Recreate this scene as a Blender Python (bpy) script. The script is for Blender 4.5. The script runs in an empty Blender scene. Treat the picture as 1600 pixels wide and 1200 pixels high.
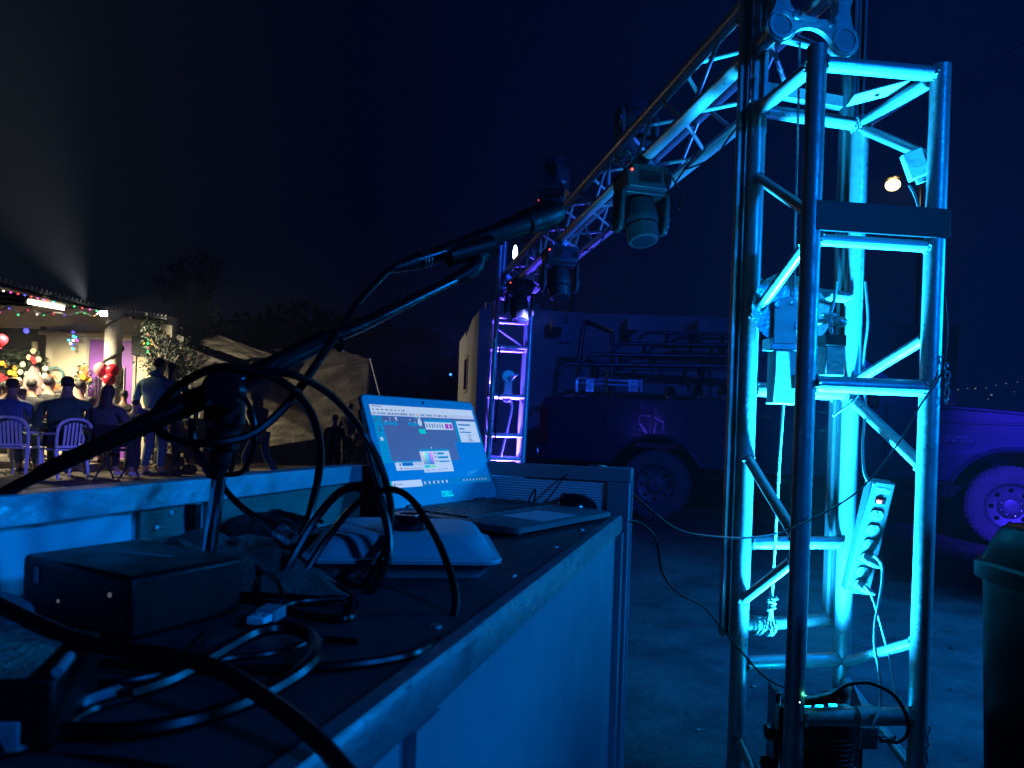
import bpy, math, random
from mathutils import Vector, Matrix, noise
from mathutils.geometry import tessellate_polygon
R = math.radians; PI = math.pi
sc = bpy.context.scene
col = sc.collection
# ------------------------------------------------------------------ camera
F = 1155.0; ROLL = R(2.0); CH = 1.0; HY = 665
cr, sr = math.cos(ROLL), math.sin(ROLL)
cd = bpy.data.cameras.new('camera'); cam = bpy.data.objects.new('camera', cd); col.objects.link(cam)
cd.sensor_width = 36; cd.lens = 36*F/1600; cd.shift_y = (HY-600)/1600
cd.clip_start = 0.02; cd.clip_end = 800
cam.matrix_world = Matrix(((cr, -sr, 0, 0), (0, 0, -1, 0), (sr, cr, 0, CH), (0, 0, 0, 1)))
cd.dof.use_dof = True; cd.dof.focus_distance = 2.1; cd.dof.aperture_fstop = 15.0
sc.camera = cam
# ------------------------------------------------------------------ world: clear night sky, bluer towards the stage side
w = bpy.data.worlds.new('World'); sc.world = w; w.use_nodes = True
nt = w.node_tree; bg = nt.nodes['Background']
tc = nt.nodes.new('ShaderNodeTexCoord'); sx = nt.nodes.new('ShaderNodeSeparateXYZ')
nt.links.new(tc.outputs['Generated'], sx.inputs[0])
rp = nt.nodes.new('ShaderNodeValToRGB'); mr = nt.nodes.new('ShaderNodeMapRange')
nt.links.new(sx.outputs['X'], mr.inputs['Value']); mr.inputs['From Min'].default_value = -0.65; mr.inputs['From Max'].default_value = 0.6
nt.links.new(mr.outputs[0], rp.inputs[0])
e = rp.color_ramp.elements
e[0].position = 0; e[0].color = (0.0042, 0.0056, 0.0076, 1)
e[1].position = 1; e[1].color = (0.0002, 0.0026, 0.0290, 1)
x = rp.color_ramp.elements.new(0.36); x.color = (0.0002, 0.0010, 0.0062, 1)
nt.links.new(rp.outputs[0], bg.inputs['Color']); bg.inputs['Strength'].default_value = 1.0
sc.view_settings.view_transform = 'Standard'; sc.view_settings.look = 'None'
sc.view_settings.exposure = 0; sc.view_settings.gamma = 1; sc.view_settings.use_curve_mapping = False
sc.render.engine = 'CYCLES'; sc.render.dither_intensity = 2.0
cy = sc.cycles; cy.use_denoising = True; cy.max_bounces = 7; cy.diffuse_bounces = 3; cy.glossy_bounces = 4
cy.transmission_bounces = 6; cy.sample_clamp_indirect = 3.0; cy.caustics_reflective = False; cy.caustics_refractive = False

# ------------------------------------------------------------------ lamps
def lamp(name, kind, loc, color, power, size=0.05, aim=None, angle=None, blend=0.5):
    l = bpy.data.lights.new(name, kind); l.color = color; l.energy = power
    if kind in ('POINT', 'SPOT'): l.shadow_soft_size = size
    if kind == 'SPOT': l.spot_size = R(angle); l.spot_blend = blend
    if kind == 'AREA': l.shape = 'RECTANGLE'; l.size = size[0]; l.size_y = size[1]
    o = bpy.data.objects.new(name, l); col.objects.link(o); o.location = loc
    if aim is not None:
        d = Vector(aim)-Vector(loc); o.rotation_euler = d.to_track_quat('-Z', 'Y').to_euler()
    return o
lamp('tower_par_lamp', 'SPOT', (0.800, 1.868, 0.345), (0.010, 0.44, 1.0), 2200, 0.045, (0.812, 1.878, 3), 46, 0.8)
lamp('tower_par_flood', 'SPOT', (0.800, 1.868, 0.345), (0.010, 0.42, 1.0), 330, 0.045, (0.812, 1.878, 3), 104, 0.5)
# blue wash of the stage lights on the right, outside the frame
lamp('stage_wash_lamp', 'SPOT', (2.7, 1.80, 1.55), (0.0, 0.27, 1.0), 255, 0.25, (0.0, 1.0, 0.80), 64, 0.8)
lamp('added_front_fill', 'SPOT', (2.2, -1.2, 2.3), (0.0, 0.20, 1.0), 240, 0.12, (0.3, 1.6, 1.1), 80, 0.8)  # soft blue fill added from the camera side, no fixture behind it
lamp('yard_wash_lamp', 'SPOT', (3.6, 2.2, 2.6), (0.0, 0.22, 1.0), 1300, 0.10, (1.2, 3.9, 0.0), 70, 0.9)
lamp('truss_wash_lamp', 'SPOT', (2.4, 3.0, 0.5), (0.02, 0.17, 1.0), 520, 0.10, (0.4, 3.2, 2.1), 75, 0.9)
lamp('violet_wash_lamp', 'SPOT', (3.1, 1.2, 2.7), (0.045, 0.022, 1.0), 5800, 0.08, (5.9, 6.8, 0.3), 36, 0.8)
lamp('crowd_wash_lamp', 'SPOT', (0.3, 5.0, 1.75), (0.13, 0.14, 1.0), 2600, 0.05, (-6.9, 10.4, 0.35), 30, 0.9)
lamp('far_tower_lamp', 'SPOT', (-0.04, 5.98, 0.46), (0.085, 0.045, 1.0), 1300, 0.04, (-0.02, 5.98, 3), 60, 0.6)
lamp('far_tower_flood', 'SPOT', (-0.04, 5.98, 0.46), (0.085, 0.045, 1.0), 330, 0.04, (-0.02, 5.98, 3), 120, 0.5)
lamp('added_wall_fill', 'SPOT', (1.5, 0.0, 3.4), (0.01, 0.07, 1.0), 800, 0.1, (2.0, 10.5, 1.3), 50, 0.9)  # ambient blue fill added to brighten the plaster building
lamp('porch_tube_lamp', 'SPOT', (-8.2, 12.3, 2.50), (1.0, 0.85, 0.54), 760, 0.15, (-8.0, 13.0, 0), 150, 0.5)
lamp('porch_tube_lamp', 'SPOT', (-10.4, 12.5, 2.45), (1.0, 0.87, 0.60), 330, 0.15, (-10.0, 13.0, 0), 150, 0.5)
lamp('flood_lamp_light', 'SPOT', (-7.36, 12.9, 2.74), (1.0, 0.90, 0.66), 650, 0.06, (-3.4, 14.9, 1.5), 100, 0.9)
lamp('added_flare_beam', 'SPOT', (-7.50, 12.9, 2.92), (0.90, 0.95, 1.0), 2900, 0.04, (-10.1, 12.4, 8.0), 62, 1.0)  # extra spot added to draw the flare rising above the porch column

# ------------------------------------------------------------------ pixel / world mapping (places things at their measured distance)
def P(px, py, Y):
    dx, dy = px-800, HY-py
    return Vector(((dx*cr-dy*sr)/F*Y, Y, CH+(dx*sr+dy*cr)/F*Y))
def onz(px, py, z):
    dx, dy = px-800, HY-py
    Y = (z-CH)*F/(dx*sr+dy*cr)
    return Vector(((dx*cr-dy*sr)/F*Y, Y, z))
def gx(px, Y, z=0.0):
    zz = (z-CH)*F/Y
    return ((px-800)-zz*sr)/cr/F*Y
# ------------------------------------------------------------------ materials
M = {}
def mat(name, c, rough=0.6, metal=0.0, ns=0, na=0.0, bump=0.0, bs=None, emit=None, es=0, rr=0.0, trans=0, alpha=1, coat=0, c2=None, stretch=None, spec=0.5):
    m = bpy.data.materials.new(name); m.use_nodes = True; n = m.node_tree.nodes; L = m.node_tree.links
    b = n['Principled BSDF']; b.inputs['Base Color'].default_value = (*c, 1)
    b.inputs['Roughness'].default_value = rough; b.inputs['Metallic'].default_value = metal
    b.inputs['Coat Weight'].default_value = coat; b.inputs['Specular IOR Level'].default_value = spec
    if emit: b.inputs['Emission Color'].default_value = (*emit, 1); b.inputs['Emission Strength'].default_value = es
    if trans: b.inputs['Transmission Weight'].default_value = trans
    b.inputs['Alpha'].default_value = alpha
    if ns:
        t = n.new('ShaderNodeTexCoord'); mp = n.new('ShaderNodeMapping'); L.new(t.outputs['Object'], mp.inputs[0])
        if stretch: mp.inputs['Scale'].default_value = stretch
        no = n.new('ShaderNodeTexNoise'); no.inputs['Scale'].default_value = ns; no.inputs['Detail'].default_value = 6; no.inputs['Roughness'].default_value = 0.65
        L.new(mp.outputs[0], no.inputs['Vector'])
        if na or c2:
            mx = n.new('ShaderNodeMix'); mx.data_type = 'RGBA'
            r2 = n.new('ShaderNodeMapRange'); r2.inputs['From Min'].default_value = 0.35; r2.inputs['From Max'].default_value = 0.65
            L.new(no.outputs['Fac'], r2.inputs['Value']); L.new(r2.outputs[0], mx.inputs['Factor'])
            cc = c2 or tuple(v*(1-na) for v in c)
            mx.inputs['A'].default_value = (*c, 1); mx.inputs['B'].default_value = (*cc, 1)
            L.new(mx.outputs['Result'], b.inputs['Base Color'])
        if rr:
            r3 = n.new('ShaderNodeMapRange'); r3.inputs['From Min'].default_value = 0.3; r3.inputs['From Max'].default_value = 0.7
            r3.inputs['To Min'].default_value = max(0.03, rough-rr); r3.inputs['To Max'].default_value = min(1, rough+rr)
            L.new(no.outputs['Fac'], r3.inputs['Value']); L.new(r3.outputs[0], b.inputs['Roughness'])
        if bump:
            n2 = n.new('ShaderNodeTexNoise'); n2.inputs['Scale'].default_value = bs or ns*3; n2.inputs['Detail'].default_value = 5
            L.new(mp.outputs[0], n2.inputs['Vector'])
            bp = n.new('ShaderNodeBump'); bp.inputs['Strength'].default_value = bump; bp.inputs['Distance'].default_value = 0.01
            L.new(n2.outputs['Fac'], bp.inputs['Height']); L.new(bp.outputs[0], b.inputs['Normal'])
    M[name] = m; return m
mat('aluminium', (0.62, 0.63, 0.64), 0.36, 0.55, 18, 0.22, 0.10, 60, rr=0.14)
mat('aluminium_dull', (0.42, 0.43, 0.44), 0.45, 0.7, 14, 0.35, 0.12, 50, rr=0.15)
mat('weld', (0.45, 0.45, 0.46), 0.4, 0.8, 200, 0.5, 0.8, 300)
mat('steel', (0.5, 0.5, 0.52), 0.3, 0.9, 40, 0.4, 0.1, 90, rr=0.15)
mat('chrome', (0.6, 0.6, 0.62), 0.14, 1.0, 30, 0.2, 0.03, 60)
mat('painted_white', (0.66, 0.68, 0.70), 0.42, 0, 9, 0.25, 0.08, 40, rr=0.12)
mat('white_block', (0.75, 0.76, 0.78), 0.5, 0, 9, 0.2, 0.08, 40)
mat('socket_grey', (0.13, 0.14, 0.14), 0.6, 0, 0, spec=0.15)
mat('powder_grey', (0.055, 0.06, 0.065), 0.7, 0, 25, 0.15, 0.04, 200, spec=0.12)
mat('rail_dull', (0.16, 0.165, 0.17), 0.5, 0.5, 14, 0.35, 0.12, 50, rr=0.15, spec=0.3)
mat('seam', (0.002, 0.002, 0.003), 0.8, 0, 0, spec=0.05)
mat('black_metal', (0.0035, 0.0035, 0.004), 0.24, 0, 30, 0.3, 0.05, 80, rr=0.1, spec=0.28)
mat('black_plastic', (0.0035, 0.0035, 0.004), 0.42, 0, 30, 0.3, 0.06, 300, rr=0.1, spec=0.18)
mat('bin_black', (0.003, 0.003, 0.004), 0.35, 0, 12, 0.3, 0.08, 40, rr=0.1, spec=0.015)
mat('frame_dark', (0.02, 0.022, 0.026), 0.5, 0, 12, 0.3, 0.05, 40, spec=0.3)
mat('badge', (0.10, 0.10, 0.13), 0.5, 0.3, 0)
mat('head_plastic', (0.028, 0.030, 0.034), 0.42, 0, 30, 0.3, 0.06, 200, spec=0.3)
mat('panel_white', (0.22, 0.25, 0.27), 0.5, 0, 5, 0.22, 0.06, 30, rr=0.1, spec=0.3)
mat('black_gloss', (0.008, 0.008, 0.010), 0.14, 0, 30, 0.3, 0)
mat('rubber', (0.006, 0.006, 0.007), 0.4, 0, 60, 0.3, 0.1, 300, rr=0.1)
mat('cable_black', (0.003, 0.003, 0.0035), 0.30, 0, 60, 0.3, 0.02, 400, spec=0.16)
mat('cable_grey', (0.22, 0.25, 0.28), 0.4, 0, 60, 0.3, 0.1, 400)
mat('cable_white', (0.6, 0.6, 0.6), 0.4, 0, 60, 0.2, 0.05, 400)
mat('desk_paint', (0.036, 0.037, 0.043), 0.5, 0, 5, 0.45, 0.10, 60, rr=0.12, spec=0.3)
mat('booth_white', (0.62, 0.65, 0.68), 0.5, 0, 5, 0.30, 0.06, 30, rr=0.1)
mat('booth_plate', (0.60, 0.62, 0.64), 0.36, 0.3, 11, 0.5, 0.15, 60, rr=0.15)
mat('booth_grey', (0.19, 0.21, 0.23), 0.5, 0, 8, 0.3, 0.12, 60)
mat('plywood', (0.22, 0.17, 0.12), 0.6, 0, 8, 0.4, 0.2, 60, stretch=(1, 1, 6))
mat('laptop_grey', (0.085, 0.088, 0.095), 0.42, 0.1, 60, 0.1, 0.03, 500)
mat('laptop_bezel', (0.46, 0.48, 0.50), 0.4, 0, 60, 0.1, 0.02, 500)
mat('key', (0.02, 0.02, 0.022), 0.45, 0, 0)
mat('foam', (0.42, 0.44, 0.45), 0.5, 0, 40, 0.06, 0.12, 260)
mat('cloth_green', (0.075, 0.105, 0.09), 0.95, 0, 30, 0.4, 0.5, 300)
mat('cloth_black', (0.012, 0.012, 0.014), 0.85, 0, 30, 0.4, 0.6, 200)
mat('fuzzy_brown', (0.30, 0.24, 0.18), 0.95, 0, 60, 0.5, 0.8, 300)
mat('dirt', (0.115, 0.098, 0.080), 0.92, 0, 2.6, 0.5, 1.0, 26, c2=(0.040, 0.034, 0.030), spec=0.2)
mat('edge_dark', (0.12, 0.135, 0.15), 0.40, 0.3, 40, 0.25, 0.06, 120, rr=0.2, stretch=(1, 1, 3))
mat('concrete', (0.34, 0.30, 0.25), 0.85, 0, 2, 0.3, 0.4, 20)
mat('mic_black', (0.004, 0.004, 0.005), 0.45, 0, 30, 0.3, 0.05, 200, spec=0.22)
mat('plaster', (0.42, 0.39, 0.33), 0.85, 0, 1.2, 0.35, 0.5, 9)
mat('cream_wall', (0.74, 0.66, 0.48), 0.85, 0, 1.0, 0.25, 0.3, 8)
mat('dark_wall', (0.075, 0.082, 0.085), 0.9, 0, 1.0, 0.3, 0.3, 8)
mat('purple_paint', (0.27, 0.07, 0.50), 0.5, 0, 4, 0.2, 0.1, 30)
mat('column_white', (0.50, 0.48, 0.42), 0.8, 0, 3, 0.3, 0.4, 14)
mat('zinc', (0.34, 0.35, 0.35), 0.55, 0.3, 5, 0.4, 0.2, 30)
mat('tarp_pale', (0.40, 0.37, 0.31), 0.75, 0, 3, 0.4, 0.5, 16)
mat('awning_grey', (0.13, 0.13, 0.12), 0.9, 0, 3, 0.4, 0.5, 16)
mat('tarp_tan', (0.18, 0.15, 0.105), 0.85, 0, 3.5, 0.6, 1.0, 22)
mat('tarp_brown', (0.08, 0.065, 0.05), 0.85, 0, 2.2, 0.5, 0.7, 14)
mat('bark', (0.25, 0.20, 0.15), 0.9, 0, 12, 0.4, 0.6, 40)
mat('leaf', (0.17, 0.17, 0.12), 0.75, 0, 5, 0.5)
mat('leaf_dark', (0.028, 0.045, 0.022), 0.6, 0, 5, 0.5)
mat('truck_paint', (0.030, 0.036, 0.075), 0.22, 0.2, 3, 0.2, 0.02, 30, coat=0.6)
mat('truck_far_paint', (0.02, 0.02, 0.03), 0.2, 0.2, 3, 0.2, 0.02, 30, coat=0.6)
mat('tyre', (0.075, 0.075, 0.078), 0.75, 0, 12, 0.3, 0.5, 50)
mat('rim', (0.12, 0.125, 0.135), 0.45, 0.4, 10, 0.4, 0.1, 40)
mat('glass_dark', (0.01, 0.012, 0.016), 0.06, 0, 0)
mat('tail_red', (0.25, 0.012, 0.012), 0.25, 0, 0)
mat('rack_tube', (0.035, 0.035, 0.045), 0.3, 0.4, 10, 0.2, 0.05, 40)
mat('skin', (0.30, 0.17, 0.11), 0.55, 0, 0)
mat('hair', (0.014, 0.011, 0.010), 0.6, 0, 40, 0.3, 0.6, 120)
mat('hair_brown', (0.050, 0.030, 0.020), 0.55, 0, 40, 0.3, 0.6, 120)
for nm, c in dict(coat_blue=(0.05, 0.11, 0.26), coat_green=(0.035, 0.085, 0.060), coat_black=(0.020, 0.020, 0.022), coat_teal=(0.10, 0.25, 0.32), coat_navy=(0.03, 0.04, 0.09),
                  coat_dark=(0.07, 0.062, 0.065), scarf=(0.16, 0.10, 0.42), maroon=(0.12, 0.02, 0.03), jeans=(0.05, 0.10, 0.15), trousers=(0.015, 0.015, 0.018), shoe_white=(0.5, 0.48, 0.5), shoe_dark=(0.03, 0.03, 0.035)).items():
    mat(nm, c, 0.85, 0, 14, 0.3, 0.5, 60)
mat('rainbow', (0.35, 0.32, 0.08), 0.8, 0, 9, 0, c2=(0.07, 0.12, 0.45))
mat('chair_white', (0.58, 0.60, 0.64), 0.45, 0, 6, 0.15, 0.05, 40)
mat('chair_black', (0.015, 0.015, 0.018), 0.6, 0, 6, 0.2, 0.05, 40)
mat('balloon_pink', (0.62, 0.20, 0.20), 0.3, 0, 0); mat('balloon_red', (0.55, 0.015, 0.03), 0.3, 0, 0)
mat('balloon_clear', (0.30, 0.30, 0.30), 0.2, 0, 0, alpha=0.28)
mat('petal_white', (0.72, 0.66, 0.42), 0.7, 0, 0); mat('petal_yellow', (0.75, 0.42, 0.03), 0.7, 0, 0)
mat('petal_orange', (0.70, 0.16, 0.05), 0.7, 0, 0); mat('petal_red', (0.45, 0.02, 0.03), 0.7, 0, 0)
mat('tinsel_teal', (0.12, 0.30, 0.32), 0.5, 0.3, 0); mat('tinsel_silver', (0.5, 0.5, 0.45), 0.35, 0.5, 40, 0.4, 0.8, 90)
mat('basket', (0.42, 0.28, 0.27), 0.8, 0, 6, 0.3, 0.3, 30)
mat('wood_pale', (0.42, 0.33, 0.21), 0.7, 0, 6, 0.3, 0.2, 40)
mat('orange_strap', (0.5, 0.14, 0.03), 0.7)
mat('rope', (0.62, 0.64, 0.62), 0.8, 0, 60, 0.3, 0.7, 200)
def em(name, c, s):
    return mat(name, c, 0.5, emit=c, es=s)
em('e_tube', (1.0, 0.90, 0.60), 14); em('e_flood', (1.0, 0.95, 0.75), 60); em('e_street', (1.0, 0.76, 0.26), 5)
em('e_cool', (0.85, 0.90, 1.0), 9); em('e_par', (0.002, 0.45, 1.0), 22); em('e_parv', (0.45, 0.35, 1.0), 10)
em('e_red', (1.0, 0.06, 0.03), 3.5); em('e_green', (0.1, 1.0, 0.45), 8); em('e_bluedot', (0.05, 0.30, 1.0), 2.5); em('e_candle', (1.0, 0.62, 0.15), 5)
em('e_glint', (0.75, 0.8, 0.85), 0.22); em('e_dim', (0.30, 0.30, 0.22), 0.25)
for nm, c in dict(r=(1.0, 0.08, 0.10), g=(0.05, 0.9, 0.3), b=(0.12, 0.12, 1.0), p=(0.95, 0.10, 0.6), w=(1.0, 0.9, 0.75), y=(1.0, 0.55, 0.05), c=(0.1, 0.8, 0.9)).items():
    em('bulb_'+nm, c, 1.6)
# screen colours, and the painted glow of the logo
for nm, c, s in (('s_desktop', (0.0, 0.125, 0.54), 1), ('s_grey', (0.045, 0.085, 0.27), 1), ('s_white', (0.42, 0.56, 0.78), 1), ('s_white2', (0.38, 0.46, 0.66), 1), ('s_teal', (0.0, 0.21, 0.50), 1),
                 ('s_cyan', (0.0, 0.50, 0.52), 1), ('s_dark', (0.03, 0.07, 0.20), 1), ('s_blue', (0.0, 0.12, 0.42), 1), ('s_magenta', (0.30, 0.02, 0.42), 1), ('s_green', (0.15, 0.62, 0.25), 1), ('s_glow', (0.01, 0.20, 0.62), 1), ('logo_glow', (0.0, 0.75, 0.95), 0.9), ('s_amber', (0.6, 0.45, 0.2), 1)):
    m = em(nm, c, s); m.node_tree.nodes['Principled BSDF'].inputs['Base Color'].default_value = (0.01, 0.01, 0.01, 1); m.node_tree.nodes['Principled BSDF'].inputs['Roughness'].default_value = 0.35
# colour picker: hue left to right, brightness falling downwards
m = em('s_picker', (0.5, 0.5, 0.5), 0.75); n = m.node_tree.nodes; L = m.node_tree.links
t = n.new('ShaderNodeTexCoord'); s_ = n.new('ShaderNodeSeparateXYZ'); L.new(t.outputs['UV'], s_.inputs[0])
cc = n.new('ShaderNodeCombineColor'); cc.mode = 'HSV'; L.new(s_.outputs[0], cc.inputs[0]); L.new(s_.outputs[1], cc.inputs[2]); cc.inputs[1].default_value = 0.75
L.new(cc.outputs[0], n['Principled BSDF'].inputs['Emission Color'])
# corrugated plastic sheet keeps its ribs as geometry (see booth)

# ------------------------------------------------------------------ mesh helpers
class MB:
    def __init__(s): s.v = []; s.f = []
    def add(s, vs, fs):
        o = len(s.v); s.v += [Vector(v) for v in vs]; s.f += [tuple(i+o for i in f) for f in fs]; return s
    def box(s, c, size, rot=None):
        c = Vector(c); hx, hy, hz = size[0]/2, size[1]/2, size[2]/2
        vs = [Vector((a*hx, b*hy, d*hz)) for a in (-1, 1) for b in (-1, 1) for d in (-1, 1)]
        if rot is not None: vs = [rot @ v for v in vs]
        return s.add([v+c for v in vs], [(0, 1, 3, 2), (4, 6, 7, 5), (0, 4, 5, 1), (2, 3, 7, 6), (0, 2, 6, 4), (1, 5, 7, 3)])
    def frame(s, o, ax, ay, az):   # box from corner o along three edge vectors
        o, ax, ay, az = map(Vector, (o, ax, ay, az))
        vs = [o+i*ax+j*ay+k*az for i in (0, 1) for j in (0, 1) for k in (0, 1)]
        fs = [(0, 1, 3, 2), (4, 6, 7, 5), (0, 4, 5, 1), (2, 3, 7, 6), (0, 2, 6, 4), (1, 5, 7, 3)]
        if ax.cross(ay).dot(az) < 0: fs = [f[::-1] for f in fs]
        return s.add(vs, fs)
    def tube(s, pts, r, n=10, cap=True):
        pts = [Vector(p) for p in pts]; k = len(pts); rs = r if isinstance(r, (list, tuple)) else [r]*k
        vs = []; up = None
        for i, p in enumerate(pts):
            t = (pts[min(i+1, k-1)]-pts[max(i-1, 0)]);
            if t.length < 1e-9: t = Vector((0, 0, 1))
            t.normalize()
            if up is None:
                up = Vector((0, 0, 1)) if abs(t.z) < 0.9 else Vector((1, 0, 0))
            a = (up - up.dot(t)*t)
            if a.length < 1e-6: a = t.orthogonal()
            a.normalize(); up = a; b = t.cross(a)
            for j in range(n):
                th = 2*PI*j/n; vs.append(p+rs[i]*(math.cos(th)*a+math.sin(th)*b))
        fs = [(i*n+j, i*n+(j+1) % n, (i+1)*n+(j+1) % n, (i+1)*n+j) for i in range(k-1) for j in range(n)]
        if cap: fs += [tuple(range(n))[::-1], tuple((k-1)*n+j for j in range(n))]
        return s.add(vs, fs)
    def bar(s, p, q, r, n=12, r2=None): return s.tube([p, q], [r, r if r2 is None else r2], n)
    def lathe(s, prof, o=(0, 0, 0), axis=(0, 0, 1), n=24, xref=None, cap=True):
        o = Vector(o); t = Vector(axis).normalized(); a = Vector(xref) if xref else t.orthogonal(); a.normalize(); b = t.cross(a)
        vs = []; k = len(prof)
        for r, h in prof:
            for j in range(n):
                th = 2*PI*j/n; vs.append(o+t*h+max(r, 1e-5)*(math.cos(th)*a+math.sin(th)*b))
        fs = [(i*n+j, i*n+(j+1) % n, (i+1)*n+(j+1) % n, (i+1)*n+j) for i in range(k-1) for j in range(n)]
        if cap and prof[0] != prof[-1]: fs += [tuple(range(n))[::-1], tuple((k-1)*n+j for j in range(n))]
        return s.add(vs, fs)
    def ball(s, c, r, n=10, m=6, sc=(1, 1, 1)):
        c = Vector(c); vs = [c+Vector((0, 0, -r*sc[2]))]
        for i in range(1, m):
            ph = -PI/2+PI*i/m
            for j in range(n):
                th = 2*PI*j/n; vs.append(c+Vector((r*sc[0]*math.cos(ph)*math.cos(th), r*sc[1]*math.cos(ph)*math.sin(th), r*sc[2]*math.sin(ph))))
        vs.append(c+Vector((0, 0, r*sc[2]))); fs = []
        for j in range(n): fs.append((0, 1+(j+1) % n, 1+j))
        for i in range(m-2):
            for j in range(n): a = 1+i*n+j; b = 1+i*n+(j+1) % n; fs.append((a, b, b+n, a+n))
        e = len(vs)-1; q = 1+(m-2)*n
        for j in range(n): fs.append((q+j, q+(j+1) % n, e))
        return s.add(vs, fs)
    def prism(s, poly, o, ax, ay, az):   # polygon (u,v) in plane o+u*ax+v*ay, extruded by vector az
        o, ax, ay, az = map(Vector, (o, ax, ay, az)); k = len(poly)
        b = [o+u*ax+v*ay for u, v in poly]; tri = tessellate_polygon([[Vector((u, v, 0)) for u, v in poly]])
        fs = [tuple(t) for t in tri]+[tuple(i+k for i in t)[::-1] for t in tri]+[(i, (i+1) % k, (i+1) % k+k, i+k) for i in range(k)]
        return s.add(b+[p+az for p in b], fs)
    def ring(s, c, R_, r, axis, n=20, m=8, sc=1.0, xref=None):
        t = Vector(axis).normalized(); a = Vector(xref) if xref else t.orthogonal(); a.normalize(); b = t.cross(a)
        pts = [Vector(c)+R_*(math.cos(2*PI*i/n)*a+sc*math.sin(2*PI*i/n)*b) for i in range(n+1)]
        return s.tube(pts, r, m, cap=False)
    def build(s, name, mt, parent=None, local=False, bevel=0, smooth=True, fix=False):
        off = Vector((0, 0, 0))
        if parent is not None and not local:
            q = parent
            while q is not None: off += Vector(q.location); q = q.parent
        me = bpy.data.meshes.new(name); me.from_pydata([tuple(v-off) for v in s.v], [], s.f); me.update()
        if smooth:
            me.polygons.foreach_set('use_smooth', [True]*len(me.polygons)); me.set_sharp_from_angle(angle=R(38))
        me.materials.append(M[mt] if isinstance(mt, str) else mt)
        o = bpy.data.objects.new(name, me); col.objects.link(o)
        if parent is not None: o.parent = parent
        if fix:
            import bmesh
            bm = bmesh.new(); bm.from_mesh(me); bmesh.ops.recalc_face_normals(bm, faces=bm.faces); bm.to_mesh(me); bm.free()
        if bevel:
            b = o.modifiers.new('bevel', 'BEVEL'); b.width = bevel; b.segments = 2; b.limit_method = 'ANGLE'; b.angle_limit = R(40)
        return o
def tag(o, label, cat, group=None, kind=None):
    if label: o['label'] = label
    if cat: o['category'] = cat
    if group: o['group'] = group
    if kind: o['kind'] = kind
    return o
def thing(name, label, cat, loc=(0, 0, 0), group=None, rz=0):
    o = bpy.data.objects.new(name, None); col.objects.link(o); o.location = loc; o.rotation_euler = (0, 0, rz); o.empty_display_size = 0.1
    return tag(o, label, cat, group)
def struct(name, mb, mt, **k):
    o = mb.build(name, mt, **k); o['kind'] = 'structure'; return o
KIDS = {}
def kids(o):
    return [c for c in bpy.data.objects if c.parent == o]
def dup(root, loc, rz=None, label=None, scale=None):
    r = root.copy(); col.objects.link(r); r.location = loc
    if rz is not None: r.rotation_euler = (0, 0, rz)
    if scale: r.scale = (scale,)*3
    if label: r['label'] = label
    for c in kids(root):
        c2 = c.copy(); col.objects.link(c2); c2.parent = r
        for g in kids(c):
            g2 = g.copy(); col.objects.link(g2); g2.parent = c2
    return r
def crv(pts, sub=8):
    pts = [Vector(p) for p in pts]; out = []
    for i in range(len(pts)-1):
        p0 = pts[max(i-1, 0)]; p1 = pts[i]; p2 = pts[i+1]; p3 = pts[min(i+2, len(pts)-1)]
        for k in range(sub):
            t = k/sub
            out.append(0.5*((2*p1)+(p2-p0)*t+(2*p0-5*p1+4*p2-p3)*t*t+(3*p1-p0-3*p2+p3)*t**3))
    out.append(pts[-1]); return out
def cable(name, label, pix, r, mt='cable_black', cat='cable', group=None, n=8, sub=8):
    """pix: (px, py, depth) or (px, py, 'd'[, lift]) for a point lying on the desk top"""
    pts = []
    for q in pix:
        if q[2] == 'd': pts.append(onz(q[0], q[1], DZ+r*1.05+(q[3] if len(q) > 3 else 0)))
        elif q[2] == 'g': pts.append(onz(q[0], q[1], r))
        else: pts.append(P(*q))
    mb = MB().tube(crv(pts, sub), r, n); return tag(mb.build(name, mt), label, cat, group)
rnd = random.Random(7)
DZ = 0.86
# ================================================================== GROUND
def gh(x, y):
    return 0.02*noise.noise(Vector((x*0.5, y*0.5, 0)))+0.006*noise.noise(Vector((x*3, y*3, 1)))
def ground():
    mb = MB()
    xs = [-300, -120, -50, -25]+[-18+i*0.45 for i in range(68)]+[14, 20, 40, 120, 300]
    ys = [-60, -20, -6, -2]+[0+i*0.30 for i in range(56)]+[18, 22, 30, 50, 120, 500]
    vs = [(x, y, gh(x, y)-0.012) for y in ys for x in xs]; nx = len(xs)
    fs = [(j*nx+i, j*nx+i+1, (j+1)*nx+i+1, (j+1)*nx+i) for j in range(len(ys)-1) for i in range(nx-1)]
    mb.add(vs, fs); struct('ground', mb, 'dirt')
    # loose pebbles near the tower
    pb = MB()
    for i in range(140):
        x = rnd.uniform(0.3, 6.0); y = rnd.uniform(2.2, 8.5); r = rnd.uniform(0.004, 0.013)
        pb.ball((x, y, gh(x, y)-0.012+r*0.3), r, 6, 4, (1, rnd.uniform(0.7, 1.2), 0.6))
    for i in range(300):
        x = rnd.uniform(-11, -3); y = rnd.uniform(9.5, 12.5); r = rnd.uniform(0.01, 0.03)
        pb.ball((x, y, gh(x, y)-0.012+r*0.3), r, 6, 4, (1, rnd.uniform(0.7, 1.2), 0.6))
    tag(pb.build('gravel', 'dirt'), 'small pebbles scattered over the dirt yard', 'gravel', kind='stuff')
ground()

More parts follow.
